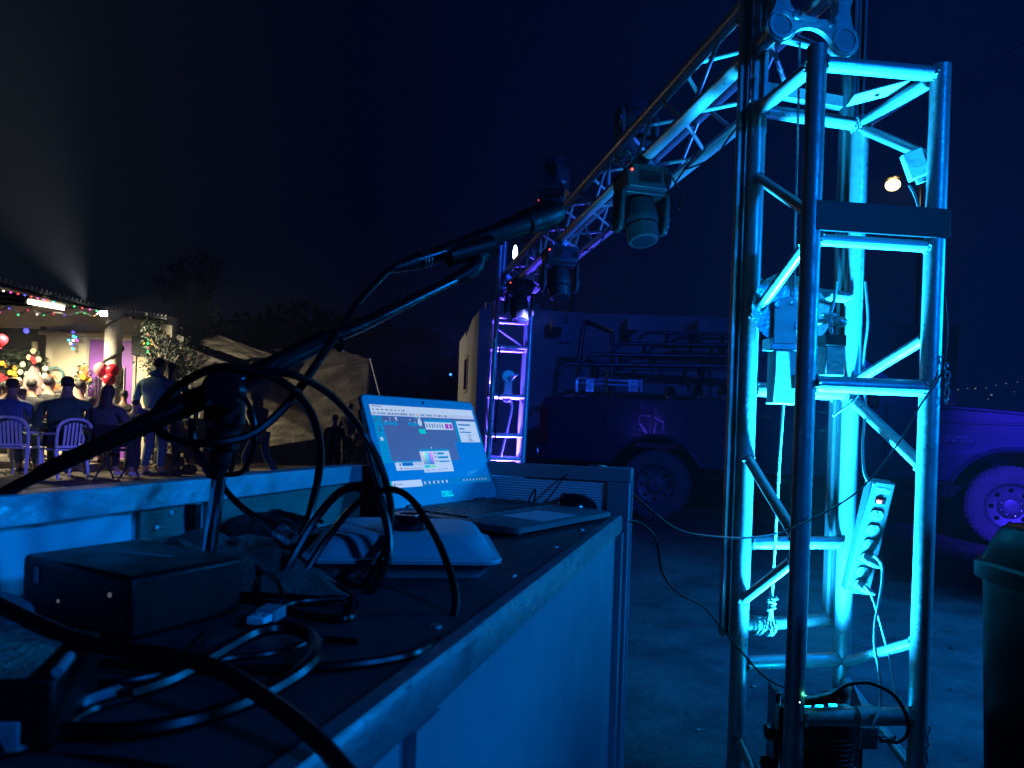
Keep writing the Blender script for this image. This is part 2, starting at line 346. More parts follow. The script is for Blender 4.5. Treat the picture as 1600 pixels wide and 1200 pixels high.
# ================================================================== BOOTH (desk the camera stands over)
E0 = Vector((0.184, 1.20, 0)); U = Vector((0.278, 0.9606, 0)); N = Vector((-0.9606, 0.278, 0)); ZV = Vector((0, 0, 1))
def B(a, b, z): return E0-U*a+N*b+ZV*z
booth = thing('operator_booth', 'white panelled control booth with a dark worn desk top holding the laptop', 'desk', B(0.3, 0.15, 0))
def bbox(mb, a0, a1, b0, b1, z0, z1): return mb.frame(B(a0, b0, z0), -U*(a1-a0), N*(b1-b0), ZV*(z1-z0))
DW = 0.35; L_ = 1.36; RZ = 0.936
bbox(MB(), 0.003, L_, 0.006, DW-0.002, DZ-0.02, DZ).build('desk_top', 'desk_paint', booth, bevel=0.002, fix=True)
# metal clad front edge, slightly dented
em_ = MB(); k = 60; vs = []
for i in range(k+1):
    a = 0.003+(L_-0.003)*i/k; d = 0.0012*noise.noise(Vector((a*14, 0, 0)))
    for (b, z) in ((0.012, DZ+0.0022), (0.0015, DZ+0.0022), (-0.0015+d, DZ-0.002), (-0.0015-d, DZ-0.0245), (0.006, DZ-0.026)):
        vs.append(B(a, b+0.4*d, z))
fs = [(i*5+j, i*5+j+1, (i+1)*5+j+1, (i+1)*5+j) for i in range(k) for j in range(4)]
em_.add(vs, fs).build('edge_strip', 'edge_dark', booth)
# screws along the edge of the desk top
for a in (0.06, 0.20, 0.36, 0.54, 0.73):
    p = B(a, 0.03, DZ); MB().lathe([(0.0045, 0), (0.0042, 0.0012), (0.002, 0.002), (0, 0.002)], p, n=12).build('screw', 'steel', booth)
# back wall
bbox(MB(), -0.02, L_, DW+0.004, DW+0.016, 0.02, RZ-0.024).build('back_panel', 'booth_white', booth, fix=True)
bbox(MB(), -0.022, L_, DW-0.006, DW+0.022, RZ-0.024, RZ).build('back_rail', 'booth_plate', booth, bevel=0.0015, fix=True)
for (a0, a1, nm, mt, pr) in ((0.60, 0.655, 'wood_block', 'plywood', 0.008), (0.12, 0.565, 'wood_batten', 'plywood', 0.006)):
    bbox(MB(), a0, a1, DW-0.006+0.004, DW+0.003, DZ+0.001, RZ-0.0255).build(nm, mt, booth, bevel=0.001, fix=True)
for (a, z) in ((0.635, 0.893), (0.617, 0.905), (0.51, 0.898), (0.37, 0.902), (0.24, 0.9)):
    MB().lathe([(0.003, 0), (0.0028, 0.0010), (0.001, 0.0014), (0.0, 0.0008)], B(a, DW-0.002, z), -N, 12).build('screw', 'aluminium_dull', booth)
bbox(MB(), 0.582, 0.590, DW-0.008, DW+0.003, DZ+0.001, RZ-0.0255).build('panel_joint', 'black_metal', booth, fix=True)
# end wall with fine corrugated plastic
MAT_P = 'panel_white'
def corr(a, z0, z1, b0, b1, along, pitch=0.0042, amp=0.0007, nm='corrugated_panel'):
    mb = MB(); nz = int((z1-z0)/pitch*4); vs = []
    for i in range(nz+1):
        z = z0+(z1-z0)*i/nz; d = amp*(math.sin(2*PI*i/4)+1)
        if along == 'end': vs += [B(a+d, b0, z), B(a+d, b1, z)]
        else: vs += [B(b0, a-d, z), B(b1, a-d, z)]
    mb.add(vs, [(2*i, 2*i+1, 2*i+3, 2*i+2) for i in range(nz)])
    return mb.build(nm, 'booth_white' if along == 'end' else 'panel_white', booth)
bbox(MB(), -0.018, -0.006, 0.012, DW+0.003, 0.02, RZ-0.025).build('end_panel', 'booth_white', booth, fix=True)
corr(-0.005, DZ+0.001, RZ-0.025, 0.028, DW-0.004, 'end')
bbox(MB(), -0.022, 0.000, -0.012, DW-0.008, RZ-0.022, RZ+0.0005).build('end_rail', 'booth_grey', booth, bevel=0.0015, fix=True)
bbox(MB(), -0.020, 0.002, -0.010, 0.026, 0.0, RZ-0.0225).build('corner_post', 'booth_grey', booth, bevel=0.001, fix=True)
bbox(MB(), -0.0235, -0.020, -0.013, 0.030, 0.0, RZ+0.002).build('corner_trim', 'aluminium', booth, fix=True)
# front panel under the desk
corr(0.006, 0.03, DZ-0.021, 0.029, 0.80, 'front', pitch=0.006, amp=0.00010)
bbox(MB(), 0.004, 0.028, -0.004, 0.024, 0.0, DZ-0.0265).build('front_post', 'booth_grey', booth, fix=True)
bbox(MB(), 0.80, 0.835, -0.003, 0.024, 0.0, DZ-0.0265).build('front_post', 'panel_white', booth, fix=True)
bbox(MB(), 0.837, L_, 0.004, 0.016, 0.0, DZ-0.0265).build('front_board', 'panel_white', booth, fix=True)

# ================================================================== LAPTOP
def build_laptop():
    FR = Vector((0.160, 1.140, 0)); ex = Vector((0.547, 0.837, 0)).normalized(); ey = Vector((-ex.y, ex.x, 0)); Wd, Dp = 0.273, 0.218
    FL = FR-ex*Wd; root = thing('laptop', 'open grey laptop running lighting control software on the desk', 'laptop', (FL.x, FL.y, DZ))
    def Q(u, v, z): return FL+ex*u+ey*v+ZV*(DZ+z)
    # base: rounded slab, thin at the front
    def rr(w0, w1, d0, d1, r, n=5):
        pts = []
        for cx, cy_, a0 in ((w1-r, d0+r, -90), (w1-r, d1-r, 0), (w0+r, d1-r, 90), (w0+r, d0+r, 180)):
            for i in range(n+1):
                th = R(a0+90*i/n); pts.append((cx+r*math.cos(th), cy_+r*math.sin(th)))
        return pts
    poly = rr(0, Wd, 0, Dp, 0.010); mb = MB(); k = len(poly)
    prof = [(0.006, 0.004), (0.0, 0.006), (0.0, 0.0125), (0.0012, 0.0135)]
    cxm, cym = Wd/2, Dp/2; vs = []
    for ins, z in prof:
        for (u, v) in poly:
            s1 = 1-ins/cxm; s2 = 1-ins/cym; vs.append(Q(cxm+(u-cxm)*s1, cym+(v-cym)*s2, z+0.003*v/Dp*(1 if z > 0.01 else 0)))
    fs = [(i*k+j, i*k+(j+1) % k, (i+1)*k+(j+1) % k, (i+1)*k+j) for i in range(3) for j in range(k)]+[tuple(range(k))[::-1], tuple(3*k+j for j in range(k))]
    base = mb.add(vs, fs).build('base', 'laptop_grey', root)
    for u in (0.03, Wd-0.03):
        for v in (0.02, Dp-0.02): MB().lathe([(0.006, 0), (0.005, 0.0045)], Q(u, v, 0.0002)).build('rubber_foot', 'rubber', root)
    zt = lambda v: 0.0137+0.003*v/Dp
    def plate(u0, u1, v0, v1, h, nm, mt, par, r=0.002):
        m_ = MB(); return m_.frame(Q(u0, v0, zt(v0)), Q(u1, v0, zt(v0))-Q(u0, v0, zt(v0)), Q(u0, v1, zt(v1))-Q(u0, v0, zt(v0)), ZV*h).build(nm, mt, par, fix=True)
    kb = plate(0.022, Wd-0.022, 0.092, 0.196, 0.0004, 'keyboard_deck', 'laptop_grey', root)
    rows = [(0.178, 14, 0.010), (0.160, 14, 0.0150), (0.1415, 14, 0.0150), (0.123, 13, 0.0150), (0.1045, 12, 0.0150)]
    for (v, nk, hgt) in rows+[(0.0945, 8, 0.0095)]:
        w_ = (Wd-0.050)/nk
        for i in range(nk):
            u = 0.025+i*w_
            MB().frame(Q(u+0.0012, v, zt(v)+0.0006), ex*(w_-0.0024), Q(0, v+hgt-0.001, zt(v+hgt))-Q(0, v, zt(v)), ZV*0.0016).build('key', 'key', root, smooth=False, fix=True)
    plate(0.080, 0.180, 0.012, 0.078, 0.0003, 'touchpad', 'laptop_bezel', root)
    # lid
    tilt = R(21); lv = (ey*math.sin(tilt)+ZV*math.cos(tilt)).normalized(); ln = ex.cross(lv).normalized()
    if ln.dot(ey) > 0: ln = -ln           # ln points to the viewer side of the lid
    LO = Q(0, Dp-0.004, 0.016); LH = 0.174
    lid = MB(); poly2 = rr(0, Wd, 0, LH, 0.009)
    lid.prism(poly2, LO-ln*0.006, ex, lv, ln*0.0058); lo = lid.build('lid', 'laptop_grey', root, bevel=0.001, fix=True)
    bz = MB().prism(rr(0.002, Wd-0.002, 0.002, LH-0.002, 0.008), LO-ln*0.0002, ex, lv, ln*0.0006).build('bezel', 'laptop_bezel', lo, fix=True)
    s0, s1, t0, t1 = 0.013, Wd-0.009, 0.030, LH-0.016; SW, SH = s1-s0, t1-t0
    scr = thing  # placeholder name
    def S(u, v, h): return LO+ex*(s0+SW*u)+lv*(t0+SH*v)+ln*h
    scm = MB().add([S(0, 0, .0007), S(1, 0, .0007), S(1, 1, .0007), S(0, 1, .0007)], [(0, 1, 2, 3)]).build('screen', 's_desktop', root)
    def rect(u0, v0, u1, v1, lev, mt, nm='window'):
        h = 0.0007+0.00012*lev
        o = MB().add([S(u0, v0, h), S(u1, v0, h), S(u1, v1, h), S(u0, v1, h)], [(0, 1, 2, 3)]).build(nm, mt, scm, smooth=False)
        return o
    def many(lst, lev, mt, nm):
        m_ = MB(); h = 0.0007+0.00012*lev
        for (u0, v0, u1, v1) in lst: m_.add([S(u0, v0, h), S(u1, v0, h), S(u1, v1, h), S(u0, v1, h)], [(0, 1, 2, 3)])
        return m_.build(nm, mt, scm, smooth=False)
    # wallpaper glow streaks
    many([(0.74+0.012*i, 0.10+0.012*i, 0.80+0.02*i, 0.105+0.014*i+0.004) for i in range(5)], 1, 's_glow', 'wallpaper_glow')
    rect(0.0, 0.87, 1.0, 1.0, 1, 's_white', 'title_bar'); rect(0, 0.875, 1, 0.915, 2, 's_white2', 'toolbar')
    rect(0.0, 0.31, 0.72, 0.865, 1, 's_grey', 'workspace'); rect(0.72, 0.55, 1.0, 0.865, 1, 's_grey', 'workspace')
    rr_ = random.Random(3)
    u = 0.015; l = []
    while u < 0.30: w_ = rr_.uniform(0.012, 0.03); l.append((u, 0.935, u+w_, 0.948)); u += w_+0.018
    l.append((0.012, 0.978, 0.10, 0.986)); many(l, 3, 's_dark', 'menu_text')
    u = 0.02; l = []; l2 = []
    while u < 0.70:
        w_ = rr_.uniform(0.006, 0.016); (l if rr_.random() < .75 else l2).append((u, 0.884, u+w_, 0.906)); u += w_+rr_.choice((0.008, 0.014, 0.03))
    many(l, 3, 's_dark', 'toolbar_icon'); many(l2, 3, 's_teal', 'toolbar_icon'); rect(0.395, 0.885, 0.41, 0.905, 4, 's_amber', 'toolbar_icon')
    rect(0.0, 0.30, 0.075, 0.865, 2, 's_teal', 'side_bar')
    for i, v in enumerate((0.77, 0.64, 0.53, 0.42)):
        rect(0.004, v-0.003, 0.072, v, 3, 's_glow', 'side_divider')
    many([(0.03, 0.685, 0.045, 0.74), (0.03, 0.68, 0.055, 0.69)], 3, 's_dark', 'side_icon'); rect(0.025, 0.565, 0.048, 0.605, 3, 's_white', 'side_icon')
    # house-shaped icon
    m_ = MB(); h = .0012; m_.add([S(.005, .80, h), S(.037, .85, h), S(.07, .80, h), S(.07, .785, h), S(.037, .833, h), S(.005, .785, h)], [(0, 1, 4, 5), (1, 2, 3, 4)]).build('side_icon', 's_dark', scm, smooth=False)
    for b0 in (0.085, 0.30):
        many([(b0+0.042*i, 0.755, b0+0.036+0.042*i, 0.785) for i in range(3)]+[(b0+0.042*i, 0.79, b0+0.036+0.042*i, 0.80) for i in range(3)], 3, 's_teal', 'fixture_tile')
        l = []
        for i in range(3):
            for q in range(5): l.append((b0+0.042*i+rr_.uniform(0, .022), rr_.uniform(0.805, 0.853), 0, 0))
        many([(a, b, a+0.008, b+0.010) for a, b, _, _ in l], 3, 's_dark', 'fixture_icon')
        many([(a+0.006, b-0.012, a+0.014, b-0.003) for a, b, _, _ in l[::3]], 4, 's_white', 'fixture_icon')
        many([(b0+0.11, 0.815, b0+0.123, 0.858)], 3, 's_white', 'fixture_icon')
    rect(0.375, 0.855, 0.43, 0.862, 3, 's_green', 'status_strip')
    m_ = MB(); h = .0013; m_.add([S(.40, .845, h), S(.43, .815, h), S(.425, .765, h), S(.405, .745, h), S(.39, .79, h)], [(0, 1, 2, 3, 4)]).build('cursor_hand', 's_white', scm, smooth=False)
    rect(0.385, 0.655, 0.445, 0.715, 4, 's_cyan', 'selected_tile')
    rect(0.455, 0.81, 0.735, 0.845, 4, 's_teal'); rect(0.455, 0.71, 0.735, 0.81, 4, 's_white')
    l = [(0.468+0.026*i, 0.735, 0.468+0.026*i+rr_.uniform(.006, .014), 0.785) for i in range(7)]; many(l, 5, 's_dark', 'gobo_icon'); many([(0.655, .725, .69, .79), (.70, .725, .727, .79)], 5, 's_magenta', 'gobo_icon')
    rect(0.775, 0.545, 1.0, 0.835, 4, 's_white'); rect(0.755, 0.545, 0.785, 0.835, 5, 's_teal')
    many([(0.80, 0.775, 0.93, 0.795), (0.80, 0.72, 0.855, 0.738), (0.80, 0.675, 0.92, 0.690)], 5, 's_blue', 'slider_bar')
    many([(0.87, v, 0.87+rr_.uniform(.03, .06), v+0.008) for v in (.64, .61, .58, .56)], 5, 's_dark', 'menu_text')
    rect(0.095, 0.205, 0.38, 0.30, 4, 's_white'); rect(0.075, 0.30, 0.37, 0.318, 4, 's_teal'); rect(0.155, 0.255, 0.25, 0.298, 5, 's_blue', 'button'); rect(0.258, 0.258, 0.345, 0.296, 5, 's_white2', 'button')
    many([(0.13, .262, .142, .29), (0.13, .215, .142, .235), (.16, .222, .34, .226)], 5, 's_dark', 'menu_text')
    rect(0.335, 0.165, 0.625, 0.43, 6, 's_white'); rect(0.335, 0.43, 0.625, 0.458, 6, 's_teal')
    h = .0007+.00012*7; mp = MB().add([S(.350, .265, h), S(.452, .265, h), S(.452, .415, h), S(.350, .415, h)], [(0, 1, 2, 3)]).build('colour_picker', 's_picker', scm, smooth=False)
    uv = mp.data.uv_layers.new(name='UVMap')
    for i, c in enumerate(((0.02, .15), (.98, .15), (.98, 1), (0.02, 1))): uv.data[i].uv = c
    rect(0.350, 0.222, 0.398, 0.255, 7, 's_cyan', 'colour_swatch'); rect(0.402, 0.222, 0.450, 0.255, 7, 's_green', 'colour_swatch')
    many([(0.50, .385, .565, .412), (.50, .335, .60, .362), (.50, .288, .605, .306)], 7, 's_teal', 'slider_bar')
    many([(0.465, v, 0.49, v+.006) for v in (.405, .39, .36, .345, .31, .295)]+[(0.355, .19, .395, .196), (.41, .19, .44, .196), (.47, .19, .5, .196), (.52, .2, .57, .205)], 7, 's_dark', 'menu_text')
    rect(0.0, 0.0, 1.0, 0.085, 1, 's_blue', 'taskbar'); rect(0.03, 0.005, 0.29, 0.085, 2, 's_white', 'search_box'); rect(0, 0.0, 0.025, 0.085, 2, 's_cyan', 'start_button')
    many([(0.31+0.042*i, 0.025, 0.325+0.042*i, 0.06) for i in range(6)]+[(0.70+0.035*i, 0.03, 0.708+0.035*i, 0.055) for i in range(8)], 2, 's_white2', 'taskbar_icon')
    many([(.045, .03, .055, .06), (.07, .04, .12, .048)], 3, 's_dark', 'menu_text'); many([(.455, .465, .465, .485)], 4, 's_white', 'mouse_pointer')
    # brand lettering under the screen, its brightness painted as a glow, webcam
    tcu = bpy.data.curves.new('logo_curve', 'FONT'); tcu.body = 'DELL'; tcu.size = 0.0125; tcu.align_x = 'CENTER'; tcu.extrude = 0.0001; tcu.offset = 0.0004
    tmp = bpy.data.objects.new('tmp', tcu); col.objects.link(tmp); bpy.context.view_layer.update()
    lm = bpy.data.meshes.new_from_object(tmp.evaluated_get(bpy.context.evaluated_depsgraph_get())); bpy.data.objects.remove(tmp)
    Z3 = ln.normalized(); X3 = ex; Y3 = Z3.cross(X3); pos = LO+ex*(Wd*0.5+0.003)+lv*0.0115+ln*0.0008-root.location
    for v in lm.vertices: v.co = pos+X3*v.co.x+Y3*v.co.y+Z3*v.co.z
    lm.name = 'logo'; lm.materials.clear(); lm.materials.append(M['logo_glow']); to = bpy.data.objects.new('logo', lm); col.objects.link(to); to.parent = root
    MB().lathe([(0.0022, 0), (0.0022, 0.0006)], LO+ex*(Wd*0.5)+lv*(LH-0.008)+ln*0.0003, ln, 12).build('webcam', 'black_gloss', root)
    for u in (0.04, Wd-0.04-0.03): MB().tube([Q(u, Dp-0.003, 0.0165), Q(u+0.03, Dp-0.003, 0.0165)], 0.0042, 10).build('hinge', 'laptop_grey', root)
build_laptop()

# ================================================================== MOUSE, CONTAINER, TAPE
def build_mouse():
    c = onz(905, 804, DZ); root = thing('computer_mouse', 'black corded computer mouse behind the laptop', 'mouse', (c.x+0.0, c.y+0.03, DZ))
    mb = MB(); n = 20; m_ = 10; vs = []
    ax = Vector((0.80, 0.6, 0)).normalized(); ay = Vector((-ax.y, ax.x, 0)); c0 = Vector(root.location)
    for i in range(m_+1):
        ph = PI/2*i/m_
        for j in range(n):
            th = 2*PI*j/n; x_ = math.cos(th)*math.cos(ph); y_ = math.sin(th)*math.cos(ph)
            z_ = math.sin(ph)**0.75*0.032*(1-0.22*x_-0.1*x_*x_); wd = 0.029*(1-0.12*math.cos(2*th))
            vs.append(c0+ax*(x_*0.047)+ay*(y_*wd)+ZV*max(0.001, z_))
    fs = [(i*n+j, i*n+(j+1) % n, (i+1)*n+(j+1) % n, (i+1)*n+j) for i in range(m_) for j in range(n)]+[tuple(range(n))[::-1]]
    mb.add(vs, fs).build('body', 'black_gloss', root)
    MB().lathe([(0.007, -0.003), (0.008, 0), (0.007, 0.003)], c0-ax*0.03+ZV*0.0255, ay, 14).build('scroll_wheel', 'rubber', root)
build_mouse()
cable('mouse_cable', 'thin black mouse cable curling over the end wall', [(868, 800, 'd'), (840, 800, 1.22), (826, 785, 1.22), (836, 765, 1.22), (833, 785, 1.235), (815, 798, 1.25), (795, 784, 1.28), (782, 780, 1.30)], 0.0014, group='thin cables by the mouse')
cable('mouse_cable', 'thin black cable rising from the mouse over the end rail', [(838, 797, 1.2), (860, 775, 1.21), (882, 745, 1.225), (905, 728, 1.235), (930, 727, 1.24), (955, 733, 1.27), (975, 760, 1.30)], 0.0014, group='thin cables by the mouse')

def build_container():
    # burger-sized foam clamshell: base, flared rim, domed lid
    p0 = Vector((-0.166, 0.646, DZ)); p1 = Vector((-0.043, 0.661, DZ)); side = Vector((0.03, 0.139, 0)).normalized()
    ax = (p1-p0).normalized(); ay = Vector((-ax.y, ax.x, 0))
    c = (p0+p1)/2+ay*0.070+ax*0.012; root = thing('takeaway_container', 'closed white foam takeaway container with a tape roll on its lid', 'container', (c.x, c.y, DZ))
    def rrect(hw, hd, r, z, n=6):
        out = []
        for sx_, sy_, a0 in ((1, -1, -90), (1, 1, 0), (-1, 1, 90), (-1, -1, 180)):
            for i in range(n+1):
                th = R(a0+90*i/n); out.append(c+ax*(sx_*(hw-r)+r*math.cos(th))+ay*(sy_*(hd-r)+r*math.sin(th))+ZV*z)
        return out
    def stack(rows):
        mb = MB(); rings = [rrect(*q) for q in rows]; k = len(rings[0]); vs = [v for g in rings for v in g]
        fs = [(i*k+j, i*k+(j+1) % k, (i+1)*k+(j+1) % k, (i+1)*k+j) for i in range(len(rings)-1) for j in range(k)]+[tuple(range(k))[::-1], tuple((len(rings)-1)*k+j for j in range(k))]
        return mb.add(vs, fs)
    w_, d_ = 0.070, 0.066
    stack([(w_, d_, .012, .0008), (w_+.003, d_+.003, .013, .004), (w_+.013, d_+.013, .016, .0155), (w_+.018, d_+.018, .018, .0165), (w_+.018, d_+.018, .018, .0178)]).build('base', 'foam', root)
    stack([(w_+.0185, d_+.0185, .018, .0186), (w_+.018, d_+.018, .018, .0202), (w_+.012, d_+.012, .018, .0212), (w_+.003, d_+.003, .02, .033), (w_-.001, d_-.001, .022, .0365), (w_-.006, d_-.006, .022, .0382), (w_-.02, d_-.02, .02, .0386)]).build('lid', 'foam', root)
    t = P(640, 822, 0.70); t.z = DZ+0.0390
    rt = thing('tape_roll', 'roll of black electrical tape lying on the foam container', 'tape', (t.x, t.y, t.z))
    MB().lathe([(0.0105, 0), (0.0172, 0), (0.0176, 0.001), (0.0176, 0.0135), (0.0172, 0.0145), (0.0105, 0.0145), (0.0105, 0)], (t.x, t.y, t.z), n=32).build('tape', 'black_gloss', rt)
    MB().lathe([(0.0092, 0.0004), (0.0103, 0.0004), (0.0103, 0.0140), (0.0092, 0.0140), (0.0092, 0.0004)], (t.x, t.y, t.z), n=32).build('core', 'black_plastic', rt)
build_container()

# ================================================================== POWER SUPPLY BOX, CLOTH, CAP
def build_box():
    C = Vector((-0.225, 0.442, DZ)); Lc = Vector((-0.33, 0.503, DZ)); Rc = Vector((-0.186, 0.522, DZ))
    ax = Lc-C; ay = Rc-C; root = thing('interface_box', 'black lighting interface box with small indicator lights in front of the cloth', 'device', C+ax/2+ay/2)
    MB().frame(C+ZV*0.0015, ax, ay, ZV*0.0395).build('case', 'black_plastic', root, bevel=0.0035, fix=True)
    nl = ax.cross(ZV).normalized(); nl = nl if nl.dot(ay) < 0 else -nl
    o = C+ax*0.82+ZV*0.024+nl*0.0003
    MB().frame(o, ax.normalized()*0.005, nl*0.0008, ZV*0.011).build('switch', 'cable_grey', root, bevel=0.0004, fix=True)
    MB().lathe([(0.0016, 0), (0.0014, 0.0007)], C+ax*0.16+ZV*0.028+nl*0.0002, nl, 12).build('indicator', 'e_dim', root)
    MB().lathe([(0.0012, 0), (0.0010, 0.0007)], C+ax*0.62+ZV*0.016+nl*0.0002, nl, 12).build('indicator', 'e_dim', root)
    # raised worn lettering bars on the top face
    mb = MB(); q = random.Random(5)
    for i in range(9):
        p = C+ax*(0.62-0.05*i*0.8)+ay*(0.50+0.012*i)+ZV*0.0411; mb.frame(p, ax.normalized()*0.0035, ay.normalized()*0.0065, ZV*0.0002)
    mb.build('worn_lettering', 'booth_grey', root, fix=True)
    for (s, t_) in ((.1, .1), (.9, .1), (.1, .9), (.9, .9)): MB().lathe([(.004, 0), (.004, .0016)], C+ax*s+ay*t_).build('rubber_foot', 'rubber', root)
build_box()
def sheet(name, corners, nx, ny, amp, seed, mt, sag=0, parent=None, freq=3.0, thick=0.004, wave=None):
    a, b, c, d = map(Vector, corners); mb = MB(); nrm = (b-a).cross(d-a).normalized(); vs = []
    for j in range(ny+1):
        for i in range(nx+1):
            u, v = i/nx, j/ny; p = a*(1-u)*(1-v)+b*u*(1-v)+c*u*v+d*(1-u)*v
            q = Vector((u*freq, v*freq, seed)); s = noise.noise(q)+0.5*noise.noise(q*2.3)+0.25*abs(noise.noise(q*5.1))
            fold = noise.noise(Vector((u*freq*3.1+2*noise.noise(q), v*freq*0.6, seed+9)))
            p = p+nrm*amp*(s+0.9*abs(fold))+ZV*(-sag*4*u*(1-u)*(0.4+0.6*v))
            if wave: p = wave(p, u, v)
            vs.append(p)
    fs = [(j*(nx+1)+i, j*(nx+1)+i+1, (j+1)*(nx+1)+i+1, (j+1)*(nx+1)+i) for j in range(ny) for i in range(nx)]
    o = mb.add(vs, fs).build(name, mt, parent); 
    if thick: m_ = o.modifiers.new('solid', 'SOLIDIFY'); m_.thickness = thick
    return o
def lift(p, u, v):
    e_ = min(u, 1-u, v, 1-v); h = 0.006+0.022*min(1, e_*4)*(0.65+1.1*abs(noise.noise(Vector((u*3.2+1.3, v*2.7, 4)))))
    dz = p.z-DZ; return Vector((p.x, p.y, DZ+0.004+max(0, h-0.004)+0.35*dz))
cl = sheet('cloth', [onz(215, 925, DZ), onz(545, 945, DZ), onz(470, 855, DZ), onz(200, 868, DZ)], 60, 50, 0.008, 3, 'cloth_green', wave=lift, thick=0.0015)
cl.data.polygons.foreach_set('use_smooth', [True]*len(cl.data.polygons)); tag(cl, 'crumpled dark green cloth lying behind the black box', 'cloth')
# flat black cap / pouch
c = onz(440, 862, DZ); cap = thing('fabric_pouch', 'soft black fabric pouch against the back of the desk', 'pouch', (c.x-0.02, c.y+0.02, DZ))
mb = MB(); n, m_ = 36, 12; vs = []
for i in range(m_+1):
    ph = PI/2*i/m_
    for j in range(n):
        th = 2*PI*j/n; q = 1+0.18*noise.noise(Vector((math.cos(th)*2, math.sin(th)*2, i*0.2))); rr2 = 0.058*math.cos(ph)**0.6*q
        vs.append(Vector((cap.location.x, cap.location.y, DZ+0.0015))+Vector((rr2*math.cos(th)*1.0, rr2*0.75*math.sin(th), 0.030*math.sin(ph)*(1+0.5*noise.noise(Vector((math.cos(th)*3, math.sin(th)*3, 5)))))))
fs = [(i*n+j, i*n+(j+1) % n, (i+1)*n+(j+1) % n, (i+1)*n+j) for i in range(m_) for j in range(n)]+[tuple(range(n))[::-1], tuple(m_*n+j for j in range(n))]
mb.add(vs, fs).build('pouch_body', 'cloth_black', cap)
MB().tube(crv([P(392, 812, .80), P(430, 800, .80), P(470, 808, .79), P(505, 815, .78)]), 0.0022, 8).build('drawstring', 'cloth_black', cap)
# near box at the lower left corner
A = onz(92, 1300, DZ); A = Vector((-0.182, 0.30, DZ)); root = thing('junction_box', 'dark junction box with a furry brown cover in the lower left corner', 'box', A+Vector((-0.05, 0.03, 0)))
MB().frame(A+ZV*0.0005, Vector((-0.13, -0.02, 0)), Vector((-0.02, 0.07, 0)), ZV*0.030).build('case', 'black_plastic', root, bevel=0.002, fix=True)
mb = MB(); nx = 30; vs = []
for j in range(nx+1):
    for i in range(nx+1):
        u, v = i/nx, j/nx; e_ = min(u, 1-u, v, 1-v)
        vs.append(A+Vector((-0.13, -0.02, 0))*(0.08+0.92*u)+Vector((-0.02, 0.07, 0))*v+ZV*(0.0312+0.006*min(1, e_*6)*(0.8+0.6*noise.noise(Vector((u*6, v*6, 2))))))
mb.add(vs, [(j*(nx+1)+i, j*(nx+1)+i+1, (j+1)*(nx+1)+i+1, (j+1)*(nx+1)+i) for j in range(nx) for i in range(nx)]).build('furry_cover', 'fuzzy_brown', root)
MB().bar(A+Vector((0.001, 0.0, 0.0335)), A+Vector((-0.006, 0.02, 0.0335)), 0.0022).build('latch', 'cable_grey', root)
MB().frame(A+Vector((-0.028, -0.006, 0.003)), Vector((0.018, 0.002, 0)), Vector((0, -0.002, 0)), ZV*0.012).build('socket', 'cable_grey', root, bevel=0.001, fix=True)

# ================================================================== MICROPHONE ON BOOM STAND
def build_mic_stand():
    b = P(325, 842, 0.62); b.z = DZ
    root = thing('microphone_stand', 'black boom microphone stand with chrome shaft standing on the desk', 'microphone stand', (b.x, b.y, DZ))
    bx = Vector((b.x, b.y, DZ))
    MB().lathe([(0.050, 0.001), (0.052, 0.003), (0.050, 0.008), (0.012, 0.011), (0.009, 0.016)], bx, n=36).build('base', 'black_metal', root)
    top = P(345, 725, 0.62)
    MB().bar(bx+ZV*0.01, top, 0.0058, 20).build('shaft', 'chrome', root)
    # clutch body
    j = P(352, 615, 0.62)
    MB().tube(crv([P(337, 748, .62), P(342, 725, .62), P(346, 700, .62), P(350, 660, .62), P(352, 620, .62)], 6), [0.0078]*6+[0.0088]*6+[0.0135]*6+[0.0165]*6+[0.017], 20).build('clutch', 'black_plastic', root)
    MB().ball(P(352, 613, .62), 0.0175, 20, 12, (1, 1, 0.9)).build('clutch_joint', 'black_plastic', root)
    MB().lathe([(0.004, 0), (0.016, 0.002), (0.017, 0.012), (0.013, 0.018)], P(352, 613, .60), (0.25, -1, 0.1), 24).build('clutch_knob', 'black_gloss', root)
    # boom: thin rear rod, thick outer tube, collar, inner rod
    pts = [(-30, 790, .545), (60, 742, .56), (68, 737, .56), (190, 680, .585), (300, 628, .61), (420, 575, .66), (508, 530, .71), (560, 510, .74), (708, 438, .86)]
    W_ = [P(*q) for q in pts]
    MB().tube(W_[:2], 0.0048, 14).build('boom_rear', 'black_metal', root)
    MB().tube([W_[1], W_[2], W_[3]], [0.0056, 0.0062, 0.0070], 16).build('boom_collar', 'black_metal', root)
    MB().tube([W_[3], W_[4], W_[5]], [0.0072, 0.0102, 0.0096], 16).build('boom_outer', 'black_metal', root)
    MB().tube([W_[5], W_[6]], [0.0094, 0.0096], 16).build('boom_sleeve', 'black_plastic', root)
    MB().ring(P(528, 532, .725), 0.0095, 0.0025, (0.8, 0.5, 0.3), 18, 8).build('lock_ring', 'black_gloss', root)
    MB().tube([W_[6], W_[7], W_[8]], [0.0075, 0.0068, 0.0062], 16).build('boom_inner', 'black_metal', root)
    # clip
    MB().tube(crv([P(702, 440, .86), P(722, 432, .87), P(742, 418, .88), P(748, 400, .89), P(768, 385, .90)], 5), [0.0075]*5+[0.009]*5+[0.0095]*5+[0.0105]*5+[0.013], 18).build('mic_clip', 'mic_black', root)
    MB().tube([P(768, 384, .90), P(700, 402, .87)], [0.0132, 0.0120], 20).build('clip_cradle', 'mic_black', root)
build_mic_stand()
m1 = P(690, 396, .865); m2 = P(876, 328, 1.0)
root = thing('microphone', 'dark handheld microphone held in the clip of the boom stand', 'microphone', (m1+m2)/2)
d = (m2-m1)
